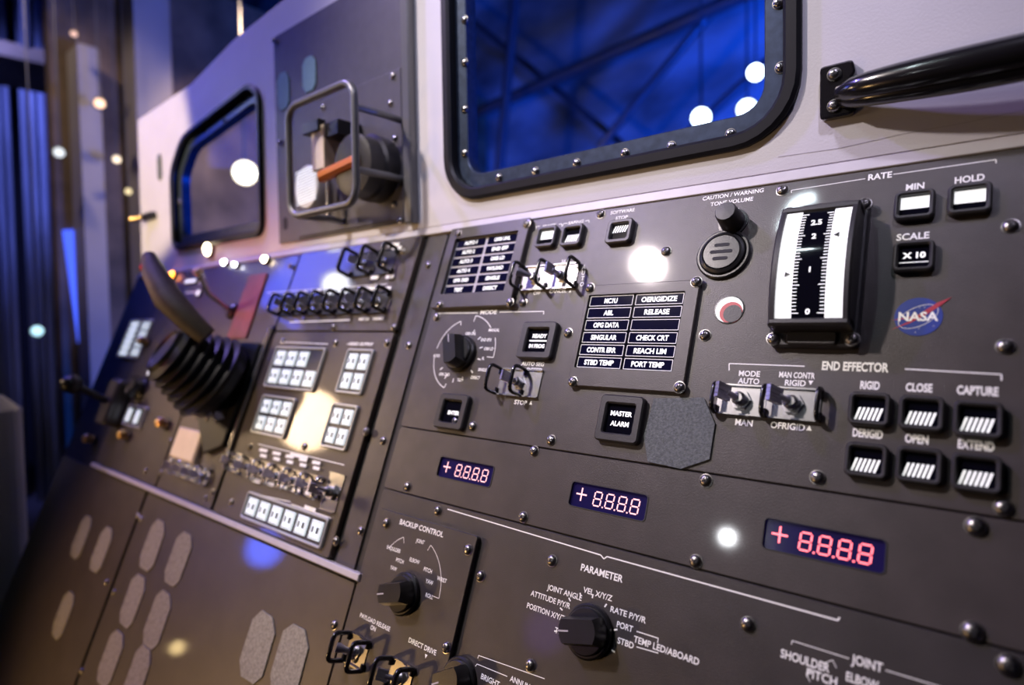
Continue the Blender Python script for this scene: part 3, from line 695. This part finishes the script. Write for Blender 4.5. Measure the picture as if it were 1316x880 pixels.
window('window_2', LOUT, .012, [(229, 210), (230, 260), (262, 168), (288, 155), (322, 122), (334, 150), (338, 200), (338, 250)])

# ------------------------------------------------------------------ grab handle on the bulkhead
t = thing('grab_handle', 'curved black grab handle screwed to the white bulkhead at upper right', 'handle', WM(-.0305, .0550, .0001))
b = MB(); b.plate(rpoly([(-.012, -.0205), (.011, -.0205), (.013, -.0100), (.0085, -.006), (.0085, .006), (.013, .0100), (.011, .0205), (-.012, .0205)], .003, 3), [], 0, .0075, .0015); b.build('mount', GLOSSB, t, smooth=35)
b = MB(); n = 26; path = []; rad = []
for i in range(n + 1):
    k = i / n; x = .004 + .262 * k; s_ = math.sin(PI * k) ** .46
    path.append((x, -.004 - .006 * math.sin(PI * k), .007 + .021 * s_)); rad.append(.0074 + .0045 * min(1, s_ * 1.1))
b.tube(path, rad, 20, sx=1.0); b.tube([(p[0], p[1] - r * .75, p[2] - r * .25) for p, r in zip(path, rad)], [r * .70 for r in rad], 14); b.build('grip', GLOSSB, t, smooth=50)
b = MB(); b.plate(rpoly([(.252, -.0205), (.277, -.0205), (.277, .0205), (.252, .0205)], .003, 3), [], 0, .0075, .0015); b.build('mount', GLOSSB, t, smooth=35)
screws(t, [(-.0015, .0120, .0075), (-.0015, -.0120, .0075)], local=True)

# ------------------------------------------------------------------ grey equipment plate left of the big window
eq = thing('equipment_plate', 'grey equipment plate on the bulkhead between the two windows', 'panel', WM(0, 0, .0001))
b = MB(); b.box(-.863, -.541, .012, .347, 0, .003, .0008); b.box(-.80, -.545, .016, .212, .003, .006, .001); b.build('face_plate', GREYP, eq)
MB().box(-.538, -.522, .008, .56, 0, .012, .002).build('edge_rail', TUBE, eq)
MB().box(-.5405, -.5375, .008, .56, 0, .0012).build('shadow_gap', BLACK, eq)  # black strip painted as the shaded gap beside the rail
b = MB(); b.prism(rrect(.012, .020, .005, 4, -.842, .043), .003, .0034); b.build('slot_hole', SLOT, eq)
for p in [(505, 98), (502, 133), (359, 183), (415, 138), (515, 283), (507, 262), (508, 178), (352, 52)]:
    x, z = xz(*p, .006)
    q = bpy.data.objects['window_1'].children; o = bpy.data.objects.new('screw', [c for c in q if c.name.startswith('screw')][0].data); C.objects.link(o); o.parent = eq; o.matrix_local = T4(x, z, .0058)
for p, sz, lab in (((398, 95), (.036, .052), 'blue-grey velcro patch, right one of the pair on the grey equipment plate'), ((365, 117), (.034, .058), 'blue-grey velcro patch, left one at the edge of the grey equipment plate')):
    x, z = xz(*p, .003); patch(0, 0, sz[0], sz[1], lab, VELCROB, M=WM(x, z, .0032), group='velcro patches on the equipment plate')
x, z = xz(205, 215, .001); patch(0, 0, .022, .055, 'small grey patch on the white bulkhead left of the left window', VELCRO, M=WM(x, z, .0002))
x, z = xz(192, 278, .004); lt = thing('door_latch', 'small dark latch at the left edge of the white bulkhead', 'latch', WM(x, z, .0002))
MB().prism(rrect(.060, .016, .005), 0, .010, .002).build('latch_body', BLACK, lt); MB().tube([(-.025, 0, .010), (-.045, -.004, .026)], .006, 10).build('latch_arm', BRASS, lt, smooth=60)
gl = thing('guard_frame', 'rounded rectangular grey tube guard standing off the equipment plate', 'guard frame', WM(-.619, .101, .0002))
lp = [(x, y, .080) for x, y in rrect(.150, .148, .022, 6)]
MB().tube(lp, .0050, 10, closed=True).build('front_loop', TUBE, gl, smooth=60)
for y in (.042, -.034): MB().tube([(.074, y, .080), (.074, y + .001, .030), (.074, y, .0085)], .0046, 8).build('standoff_arm', TUBE, gl, smooth=60)
for x, y in ((-.060, -.074),): MB().tube([(x, y, .080), (x, y + .002, .030), (x, y, .0085)], .0046, 8).build('standoff_arm', TUBE, gl, smooth=60)
cm = thing('docking_camera', 'dark round camera body with beige blocks and louvered white face inside the guard', 'camera', WM(*xz(470, 215, .03), .0062))
b = MB(); b.lathe([(.0440, 0), (.0440, .020), (.0400, .024), (.0400, .045), (.030, .048), (.001, .048)], 36); b.build('camera_body', HOUS, cm, smooth=30)
def cbox(px, py, off, wd, ht, dp, name, m, rz=0, ch=.001):
    x, z = xz(px, py, off); o = MB().box(-wd / 2, wd / 2, -ht / 2, ht / 2, 0, dp, ch).build(name, m, cm)
    o.matrix_local = cm.matrix_basis.inverted() @ WM(x, z, off - dp, rz); return o
cbox(408, 190, .048, .030, .060, .041, 'beige_block', BEIGE)
cbox(449, 222, .042, .020, .052, .035, 'beige_block', BEIGE)
cbox(425, 165, .045, .034, .020, .038, 'bracket', BLACK)
cbox(398, 163, .052, .040, .016, .012, 'bracket', BLACK)
cbox(430, 215, .062, .090, .014, .012, 'lever', ORANGE, rz=.10, ch=.004)
x, z = xz(392, 240, .03); b = MB(); b.lathe([(.032, 0), (.032, .020), (.030, .022)], 32)
o = b.build('louvered_face', TRAY, cm, smooth=30); o.matrix_local = cm.matrix_basis.inverted() @ WM(x, z, .0065)
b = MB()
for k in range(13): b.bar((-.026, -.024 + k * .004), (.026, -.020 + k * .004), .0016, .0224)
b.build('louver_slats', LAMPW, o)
b = MB(); b.tube([(0, 0, 0), (0, -.05, 0)], .004, 8); o = b.build('cable_post', CHROME, cm, smooth=60); o.matrix_local = cm.matrix_basis.inverted() @ WM(*xz(422, 232, .02), .02)

# ------------------------------------------------------------------ lit indicators and toggles of the left bay
HC = .0030
def bank(u0, u1, v0, v1, cols, rows, label, skip=(), mark=True, tray=TRAY, m=LAMPW, group='lit indicator banks of the left bay', h=HC):
    t = thing('indicator_bank', label, 'indicator lights', PM((u0 + u1) / 2, (v0 + v1) / 2, h), group); wd, ht = u1 - u0, v1 - v0
    MB().ring(rrect(wd, ht, .004), rrect(wd - .006, ht - .006, .002), 0, .004, .001).build('bezel', tray, t)
    MB().box(-wd / 2 + .003, wd / 2 - .003, -ht / 2 + .003, ht / 2 - .003, 0, .0012).build('back_board', HOUS, t)
    cw, ch = (wd - .008) / cols, (ht - .008) / rows; base = None
    for r in range(rows):
        for c in range(cols):
            if (c, r) in skip: continue
            x = -wd / 2 + .004 + cw * (c + .5); y = ht / 2 - .004 - ch * (r + .5)
            if base is None:
                b = MB(); b.box(-cw * .36, cw * .36, -ch * .39, ch * .39, .0012, .0034, .0004)
                if mark:
                    b.mi = 1; b.box(-cw * .22, cw * .22, -ch * .12, ch * .14, .0033, .0038); b.mi = 0; b.box(-cw * .08, cw * .08, -ch * .13, ch * .15, .0036, .0041)
                    b.mi = 2; b.line([(-cw * .30, -ch * .33), (cw * .30, -ch * .33), (cw * .30, ch * .33), (-cw * .30, ch * .33), (-cw * .30, -ch * .33)], .0007, .0036)
                base = b.build('lit_window', [m, HOUS, TUBE], t); o = base
            else: o = base.copy(); C.objects.link(o)
            o.parent = t; o.matrix_local = T4(x, y)
    return t
bank(-.7640, -.6360, -.0600, .0020, 4, 2, 'bank of seven lit white indicators at upper left of the left bay', skip=((3, 0),))
bank(-.7560, -.6690, -.1270, -.0710, 3, 2, 'bank of six lit white indicators below the bank of seven')
bank(-.5870, -.5330, -.0570, .0020, 2, 2, 'upper right bank of four lit white indicators in left bay')
bank(-.5840, -.5310, -.1260, -.0700, 2, 2, 'lower right bank of four lit white indicators in left bay')
bank(-.7100, -.5230, -.2370, -.2020, 6, 1, 'row of six lit indicators along the bottom of the left bay')
gl1 = 'toggle switches along the lower row of the left bay'
ords = ('first', 'second', 'third', 'fourth', 'fifth')
for k in range(5): tog_uv(-.7300 + k * .0385, -.1740, f'{ords[k]} bright toggle switch from the left in lower row of left bay', h=HC, wd=.036, ht=.027, right=(k == 4), gm=CHROME, pm=DSTEEL, gh=.010, lean=-.15, group=gl1)
tog_uv(-.5340, -.1740, 'larger bright toggle switch at the right end of the lower toggle row', h=HC, wd=.030, ht=.044, left=False, pm=STEEL, lean=-.1, big=1.4, group=gl1)
tog_uv(-.7690, -.1720, 'single warm-lit toggle switch left of the lower toggle row', h=HC, wd=.026, ht=.026, left=True, gh=.010, lean=-.1, gm=CHROME, group=gl1)
gl2 = 'black guarded toggle switches of the upper left panel'
for k, nm in enumerate(('leftmost', 'second', 'third', 'fourth', 'fifth', 'sixth', 'last')): tog_uv(-.7720 + k * .0360, .0660, f'{nm} black guarded toggle switch of the seven in the upper left panel', h=HC, wd=.036, ht=.030, right=(k == 6), gh=.022, gr=.0028, pm=HOUS, lean=-.5, group=gl2)
for k, nm in enumerate(('left', 'right')): tog_uv(-.6140 + k * .0440, .1240, f'{nm} toggle switch of the black guarded pair at top of the upper left panel', h=HC, wd=.044, ht=.036, right=(k == 1), gh=.024, gr=.0028, pm=HOUS, lean=-.5, group=gl2)
L = Legend(HC + .0003)
L.l((345, 377), (500, 366), wid=.8).l((374, 415), (452, 412), wid=1.6).t('MASTER', 470, 411, 3.6, fit=.022).t('VIDEO', 488, 410.5, 3.6, fit=.022)
for x, y, wd_ in ((392, 377, 8), (410, 375, 8), (478, 372, 16), (500, 372, 9), (483, 358, 10), (503, 357, 10), (508, 316, 14), (512, 320, 12)): L.l((x - wd_ / 2, y), (x + wd_ / 2, y - .6), wid=5)
L.build(cu_)
L = Legend(HC + .0003)
L.t('VIDEO OUTPUT', 466, 443, 3.8, fit=.050, bold=.036).l((362, 440), (424, 443), wid=1).l((448, 443), (452, 443)).l((334, 571), (445, 598), wid=1.0).l((375, 584), (398, 589), wid=4)
for k in range(5):
    x, y = 341 + k * 17, 579 + k * 4; L.l((x - 5, y - 1), (x + 5, y + 1), wid=4).l((x - 4, y + 6), (x + 4, y + 8), wid=4); L.l((x - 14, y + 38), (x - 4, y + 41), wid=4.5)
L.l((328, 635), (376, 645), wid=1).l((377, 648), (428, 666), wid=1).l((394, 651), (408, 656), wid=4)
L.build(cl)

# ------------------------------------------------------------------ far left bay: panels, hand controller, levers
da = plate('controller_panel', 'dark upper panel of the far left bay behind the black hand controller', rc(-1.3000, -.8000, -.0680, .157), m=PANEL, h=0)
screws(da, [(240, 352)])
db = plate('lower_bay_panel', 'small bronze panel with toggles below the black hand controller', rc(-1.0000, -.8050, -.2430, -.0720), m=PANELW)
screws(db, [(272, 632), (206, 607), (218, 566), (263, 640)])
dc = plate('edge_bay_panel', 'narrow bronze panel at far left end above the pale trim', rc(-1.3000, -1.0060, -.2430, -.0720), m=PANELW)
screws(dc, [(186, 605)])
for p, q in ((-.7975, 'inner'), (-.7935, 'outer')):
    pass
rail = thing('guide_rails', 'pair of thin dark vertical rails beside the hand controller', 'rails', PM(-.7975, -.06))
for x in (-.003, .0030): MB().tube([(x, -.10, .0060), (x, .09, .0060)], .0024, 8).build('rail', CHROME if x < 0 else DSTEEL, rail, smooth=60)
b = MB(); b.box(-.006, .006, -.105, -.098, 0, .006); b.box(-.006, .006, .088, .095, 0, .006); b.build('rail_mount', BLACK, rail)
u, v = uv(300, 500); hc = thing('hand_controller', 'black hand controller with pleated boot and brown grip in far left bay', 'hand controller', PM(u, v))
b = MB(); b.prism(rpoly([(-.075, -.045), (-.005, -.105), (.046, -.085), (.050, .075), (-.060, .075), (-.080, .02)], .008), 0, .010, .002); b.build('wedge_base', RUBBER, hc)
pr = [(.060, -.012), (.062, 0)]
for k in range(6):
    r = .066 - k * .0045; z0 = .004 + k * .013; pr += [(r, z0), (r + .003, z0 + .005), (r - .007, z0 + .011)]
pr += [(.034, .086), (.030, .082), (.012, .080)]
bo = MB().lathe(pr, 36).build('pleated_boot', RUBBER, hc, smooth=30); bo.matrix_local = Matrix.Translation((-.006, .006, .030)) @ Matrix.Rotation(R(-14), 4, 'X') @ Matrix.Rotation(R(-6), 4, 'Y')
gp = []
for px, py, h in ((266, 432, .085), (243, 412, .110), (217, 385, .135), (199, 352, .150), (192, 330, .155)):
    gu, gv2 = uv(px, py, h); gp.append((gu - u, gv2 - v, h))
b = MB(); b.tube(gp, [.014, .017, .020, .017, .010], 16); g = b.build('grip', GRIP, hc, smooth=60)
b = MB(); b.tube([gp[3], (gp[3][0] - .022, gp[3][1] + .008, gp[3][2] + .012)], .006, 10); b.build('trigger_button', RED, g, smooth=60)
u, v = uv(322, 395); t = thing('red_reflection_plate', 'red plate right of the hand controller boot, left of the guarded toggles', 'plate', PM(u, v))  # plate shaped and coloured as a red reflection
b = MB(); b.prism(rpoly([(-.040, -.055), (.026, -.055), (.020, .060), (-.040, .060)], .004), 0, .003, .0008); b.build('plate_body', RED_REFL, t)
u, v = uv(300, 400); t = thing('brake_lever', 'slim bright metal lever standing beside the black boot', 'lever', PM(u, v))
MB().lathe([(.014, 0), (.014, .006), (.008, .010)], 20).build('pivot_base', BLACK, t, smooth=30)
MB().tube([(0, 0, .008), (.002, .012, .05), (.006, .035, .075)], .0045, 10).build('rod', CHROME, t, smooth=60)
MB().tube([(.006, .035, .075), (.007, .040, .083)], .0075, 12).build('tip', BEIGE, t, smooth=60)
u, v = uv(158, 520); t = thing('ball_lever', 'lever with black ball knob at the far left end of the console', 'lever', PM(u, v))
MB().prism(rrect(.05, .09, .01), 0, .03, .004).build('lever_base', PANEL, t)
MB().tube([(0, 0, .03), (0, .012, .085)], .007, 10).build('stalk', BLACK, t, smooth=60)
MB().lathe([(.001, -.018), (.012, -.014), (.018, -.004), (.018, .004), (.012, .014), (.001, .018)], 20).build('ball_knob', BLACK, t, smooth=60).matrix_local = T4(0, .014, .095)
def upt(px, py): return uv(px, py)
(u0, v0), (u1, v1) = upt(151, 459), upt(187, 411); bank(u0, u1 - .012, v0, v1, 1, 6, 'tall lit white indicator column at the far left end', mark=False, h=0)
u2, v2 = upt(183, 459); bank(u1 - .004, u1 + .048, v0, v1, 2, 4, 'narrow lit indicator bank right of the tall white column', h=0)
u, v = uv(247, 572); t = thing('glare_plate', 'bright warm glowing plate on the bay panel below the hand controller', 'plate', PM(u, v))
MB().box(-.046, .040, -.026, .024, 0, .010, .003).build('plate_body', BEIGE, t)  # not lit itself; an added spot gives its glare
gl3 = 'toggle switches below the bright plate'
for k, nm in enumerate(('first', 'second', 'third', 'fourth')): tog_uv(-.9450 + k * .0310, -.2040, f'{nm} small toggle switch in the row below the bright warm plate', wd=.029, ht=.026, right=(k == 3), gm=CHROME, gh=.010, lean=-.15, group=gl3)
u, v = uv(233, 545)
for k, nm in enumerate(('left', 'middle', 'right')): tog_uv(-.9050 + k * .034, -.115, f'{nm} toggle switch of three above the bright warm plate', wd=.030, ht=.022, gm=CHROME, gh=.012, lean=-.3, group=gl3)
u, v = uv(175, 535); bank(u - .045, u + .045, v - .02, v + .02, 4, 1, 'small indicator row left of the bright warm plate', skip=((1, 0), (3, 0)), h=0, mark=False)
u, v = uv(182, 500); knob(u, v, 'dark knob in front of the lit white legends at far left', ang=40, r=.022)
L = Legend()
for k in range(4): L.l((196 + k * 3, 462 + k * 9), (222 + k * 2, 468 + k * 8), wid=5).l((238, 364 + k * 4), (262 - k * 3, 363 + k * 4), wid=3 if k % 3 == 0 else .4)
L.build(da)
GLINT_WARM = glow('warm_glint_glow', (1.0, 0.80, 0.52), 14.0); PILO = glow('orange_pilot_glow', (1.0, 0.30, 0.03), 9.0); GLINT_WHITE = glow('white_glint_glow', (0.9, 0.92, 1.0), 12.0)  # warm and white caps glow in place of glints; orange is a lamp
for px, py, r, m, lab, st in ((224, 355, .0095, PILO, 'orange glowing pilot lamp behind the hand controller', 'u'), (265, 320, .0125, GLINT_WARM, 'large warm white lamp at the foot of the left window', 'w'), (288, 337, .006, GLINT_WHITE, 'small white lamp right of the large warm lamp on the fold', 'w'), (302, 340, .0045, GLINT_WHITE, 'faint bluish lamp, third along the fold', 'w'), (340, 333, .0065, GLINT_WARM, 'warm white lamp at right end of the row along the fold', 'w')):
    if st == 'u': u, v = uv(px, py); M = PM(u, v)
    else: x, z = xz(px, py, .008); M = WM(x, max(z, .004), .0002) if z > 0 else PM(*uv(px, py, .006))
    t = thing('pilot_or_glint', lab, 'lamp', M, 'glowing pilot lamps at the far left')
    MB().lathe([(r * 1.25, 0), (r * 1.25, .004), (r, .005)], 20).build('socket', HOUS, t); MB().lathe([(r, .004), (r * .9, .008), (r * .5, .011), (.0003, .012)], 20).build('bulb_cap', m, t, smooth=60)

# ------------------------------------------------------------------ stage lamps, bars and the hall beyond
def stage_lamp(name, label, pos, to, r, col, s, group=None, back=.16, snoot=.012):
    d = (Vector(to) - Vector(pos)).normalized(); q = d.to_track_quat('Z', 'Y').to_matrix().to_4x4()
    t = thing(name, label, 'stage lamp', Matrix.Translation(pos) @ q, group)
    b = MB(); b.lathe([(r * .6, -back), (r * 1.05, -back * .8), (r * 1.18, -.004), (r * 1.18, snoot), (r * 1.08, snoot), (r * 1.05, -.003)], 28); b.build('housing', GLOSSB, t, smooth=35)
    MB().lathe([(r, -.002), (r * .7, .003), (.0005, .005)], 28).build('lens', glow('lamp_glow', col, s), t, smooth=60)
    b = MB(); b.tube([(r * 1.25, 0, -back * .4), (r * 1.3, 0, -back * 1.0), (0, 0, -back * 1.25), (-r * 1.3, 0, -back * 1.0), (-r * 1.25, 0, -back * .4)], r * .10, 6); b.build('yoke', BLACK, t)
    q2 = t.matrix_basis.inverted(); top = q2 @ Vector((pos[0], pos[1], 4.2)); MB().tube([(0, 0, -back * 1.25), top], r * .14, 6).build('hanger_rod', TRUSS, t)
    return t
struct('wall_far', MB().box(-6, 3, 2.5, 2.6, 0, 4.2), BAYW)
struct('wall_bay', MB().box(-2.66, -2.60, .12, 2.45, 0, 2.45), BROWNB)
gb = 'stage lamps seen through the big window'
for px, py, r, s, lab in ((971, 93, 9, 9, 'upper one of three bright stage lamps seen through the big window'), (960, 140, 11, 7, 'middle one of three bright stage lamps seen through the big window'), (901, 151, 11, 9, 'lower left one of three bright stage lamps seen through the big window')):
    p = aty(px, py, 1.5); z = (p - CAM).length; stage_lamp('stage_lamp', lab, p, CAM, r * z / 830, (.85, .95, 1.0), s, gb)
p = aty(315, 222, .45); z = (p - CAM).length; stage_lamp('stage_lamp', 'large dazzling warm stage lamp seen through the left window', p, CAM, 12 * z / 830, (1.0, .86, .6), 16, back=.10)
lamp('left_lamp_beam', 'POINT', p + (CAM - p).normalized() * .12, CAM, 7, (1, .78, .5), .05)
def bar(label, a, c, r, m=TRUSS, name='truss_bar', group='truss bars beyond the window'):
    d = (c - a).normalized(); hi = c if c.z > a.z else a; d = d if c.z > a.z else -d; k = (4.18 - hi.z) / max(.2, d.z); o = MB().tube([a, c, hi + d * k] if hi is c else [c, a, hi + d * k], r, 10).build(name, m, smooth=60); return tag(o, label, 'truss bar', group)
for (x0, y0, x1, y1, yy, r, lab) in ((560, 168, 1010, -30, 2.0, .03, 'long truss bar slanting up right across big window'), (665, -40, 640, 240, 1.8, .025, 'near vertical truss bar at left of the big window'), (770, 190, 960, -40, 2.1, .022, 'thin slanting truss bar behind the window centre'), (820, 230, 1030, 40, 1.9, .02, 'thin truss bar crossing behind the three lamps'), (600, 20, 860, 235, 2.2, .018, 'thin truss bar slanting down right behind the window')):
    bar(lab, aty(x0, y0, yy), aty(x1, y1, yy), r)

# glints: lamps added unseen behind the visitor, mirrored in the gloss of the panels
gh_ = 'hall lamps hanging behind the visitor'
def glint_lamp(px, py, dist, r, col, st, lab):
    p, q = mirror(px, py, dist); return stage_lamp('stage_lamp', lab, p, q, r, col, st, gh_, snoot=r * 6)
glint_lamp(935, 690, 1.2, .020, (.95, .97, 1.0), 130, 'white hall lamp mirrored as a sparkling glint left of the largest readout')
glint_lamp(428, 306, 1.3, .040, (.9, .93, 1.0), 30, 'white hall lamp mirrored high in the left bay, upper one')
glint_lamp(434, 368, 1.3, .040, (.9, .93, 1.0), 30, 'white hall lamp mirrored above the guarded toggles, lower one')
glint_lamp(340, 705, 1.2, .045, (.05, .12, 1.0), 22, 'deep blue hall lamp mirrored below the row of six indicators')
glint_lamp(700, 812, 1.2, .045, (.3, .12, 1.0), 4, 'dim violet hall lamp mirrored left of the parameter knob')
glint_lamp(228, 832, 1.2, .018, (1, .72, .32), 14, 'warm hall lamp mirrored among the lower velcro patches')
p, q = mirror(405, 345, 1.80); d = (q - p).normalized(); t = thing('blue_glint_panel', 'tall blue glowing hall light panel mirrored in the left bay', 'lamp', Matrix.Translation(p) @ d.to_track_quat('Z', 'Y').to_matrix().to_4x4())  # blue panel added unseen to lay a blue streak on the left bay
MB().box(-.11, .11, -.26, .26, 0, .01, .003).build('diffuser', glow('blue_panel_glow', (.03, .08, 1.0), 12), t); MB().ring(rrect(.25, .55, .01), rrect(.22, .52, .01), -.02, .012, .002).build('frame', GLOSSB, t)
MB().tube([t.matrix_basis.inverted() @ Vector((p.x, p.y, p.z + .2)), t.matrix_basis.inverted() @ Vector((p.x, p.y, 4.2))], .008, 6).build('hanger_rod', TRUSS, t)

# hall beyond the left end of the console
def col_at(px0, px1, x, z0, z1, name, label, cat, m, dx=.12):
    a = atx(px0, 400, x).y; c = atx(px1, 400, x).y
    o = MB().box(x - dx, x, min(a, c), max(a, c), z0, z1, .01).build(name, m); return tag(o, label, cat)
col_at(186, 232, -2.45, 0, 4.2, 'round_pillar', 'tall grey hall pillar rising behind the sloping top of bulkhead', 'pillar', PILL)
col_at(113, 141, -2.45, 0, 2.02, 'pale_post', 'pale hall post with warm lamps left of the bulkhead end', 'post', PILL)
y0 = atx(-60, 400, -4.4).y; y1 = atx(122, 400, -4.4).y
for k, lab in enumerate(('leftmost blue hall drape', 'second blue hall drape', 'third blue hall drape', 'rightmost blue hall drape beside the pale post')):
    a = y0 + (y1 - y0) * k / 4; n = 24; b = MB(); A = []; B = []
    for i in range(n + 1):
        y = a + (y1 - y0) / 4 * .96 * i / n; x = -4.4 - .16 * (k % 2) + .05 * math.sin(i * 1.05) + .02 * math.sin(i * 2.3 + k); A.append(b.v(x, y, 0.002)); B.append(b.v(x, y, 4.19))
    b.bridge(A, B, False); o = b.build('drape', HALLB, smooth=80); md = o.modifiers.new('thick', 'SOLIDIFY'); md.thickness = .012
    tag(o, lab + ' at far left of the picture', 'drape', 'blue drapes of the hall')
p0, p1 = atx(-40, 72, -3.4), atx(182, 118, -3.4)
o = MB().tube([p0 - (p1 - p0) * 1.0, p1 + (p1 - p0) * .5], .10, 4).build('ceiling_beam', BROWNB); tag(o, 'dark brown beam crossing the hall at upper left', 'beam')
MB().tube([p0.lerp(p1, .3) + Vector((0, 0, .05)), Vector((p0.x, p0.lerp(p1, .3).y, 4.2))], .02, 6).build('beam_hanger', TRUSS, o)
a, c = atx(90, 296, -2.6), atx(110, 440, -2.6)
t = thing('light_tube', 'slanted bright blue light tube standing in the hall at far left', 'light tube', Matrix.Translation(c))
MB().tube([Vector((0, 0, 0)), a - c], .024, 12).build('tube', glow('blue_tube_glow', (.06, .12, 1.0), 1.6), t, smooth=60); MB().tube([Vector((0, 0, 0)), Vector((0, 0, -c.z))], .03, 8).build('stand', BLACK, t)
for px, py, r, col, st, lab in ((128, 133, .016, (1, .62, .42), 2.2, 'upper warm lamp on top of the pale post'), (150, 205, .012, (1, .8, .6), 2, 'lower warm lamp right of the pale post'), (76, 196, .015, (.9, .95, 1), 1.2, 'white lamp before the blue drapes'), (95, 44, .010, (1, .6, .5), 1.2, 'small warm lamp high before the blue drapes'), (165, 246, .010, (1, .8, .45), 1.4, 'amber lamp close by bulkhead end'), (48, 425, .016, (.5, .85, 1), 1.6, 'pale cyan lamp low before the drapes')):
    p = atx(px, py, -2.30); stage_lamp('stage_lamp', lab, p, p + Vector((1, -.3, -.1)), r, col, st, 'small hall lamps at far left', back=.05)
u = atx(-42, 560, -1.62); t = thing('seat_headrest', 'grey rounded seat back at the left edge of the picture', 'seat', Matrix.Translation((u.x, u.y, 0)))
MB().prism(rpoly([(-.06, -.09), (.06, -.09), (.06, .09), (-.06, .09)], .05, 6), .35, u.z + .08, .03).build('padded_back', PILL, t); MB().tube([(0, 0, 0), (0, 0, .36)], .02, 10).build('post', DSTEEL, t)

pts_ = [mirror(x, y, 1.2)[0] for x, y in ((1004, 297), (1023, 259), (1047, 253))]; p = pts_[1]; d = (mirror(1020, 270, 1.2)[1] - p).normalized()
q4 = Matrix.Translation(p) @ d.to_track_quat('Z', 'Y').to_matrix().to_4x4(); qi = q4.inverted()
t = thing('bent_glint_tube', 'bent white hall light tube mirrored at the top corner of the scale meter', 'light tube', q4); P_ = [qi @ a for a in pts_]  # tube added out of view only for its reflection beside the meter
MB().tube([P_[0], P_[0].lerp(P_[1], .85), P_[1].lerp(P_[2], .15), P_[2]], .011, 10).build('tube', glow('white_tube_glow', (.8, .95, 1.0), 120), t, smooth=60)
MB().tube([a + Vector((0, 0, -.022)) for a in P_], .014, 8).build('backing', BLACK, t); MB().tube([P_[1] + Vector((0, 0, -.022)), qi @ Vector((p.x, p.y, 4.2))], .005, 6).build('hanger_rod', TRUSS, t)
# small fittings that crowd the far left bay
for px, py, wd_, ht_, lab in ((200, 468, .030, .050, 'lit white caption block above the dark knob at far left'), (213, 488, .050, .018, 'wide lit white caption strip beside the dark knob'), (247, 362, .060, .012, 'long white caption strip near the orange pilot lamp'), (257, 377, .016, .018, 'small white caption block below the long caption strip')):
    u, v = uv(px, py); t = thing('caption_block', lab, 'caption', PM(u, v), 'white caption blocks at far left')
    MB().prism(rrect(wd_, ht_, .002), 0, .0035, .0006).build('block', HOUS, t); b = MB(); n = 4 if ht_ > .03 else 1
    for k in range(n): b.bar((-wd_ * .4, (k - (n - 1) / 2) * ht_ / n), (wd_ * .4, (k - (n - 1) / 2) * ht_ / n), ht_ / n * .6, .0038)
    b.build('white_caption', INKL, t)
for px, py, lab in ((255, 425, 'small brass knob under the brown grip'), (190, 440, 'small brass knob beside the narrow indicator bank'), (165, 560, 'small brass knob left of the bright warm plate'), (120, 565, 'brass knob at the far left corner of the console'), (215, 545, 'small brass knob above the bright warm plate')):
    u, v = uv(px, py); t = thing('brass_knob', lab, 'knob', PM(u, v), 'brass knobs at far left'); MB().lathe([(.007, 0), (.006, .004), (.009, .010), (.009, .016), (.005, .019), (.0004, .0195)], 18).build('grip', BRASS, t, smooth=40); MB().lathe([(.012, 0), (.012, .0015), (.006, .002)], 18).build('collar', BLACK, t)
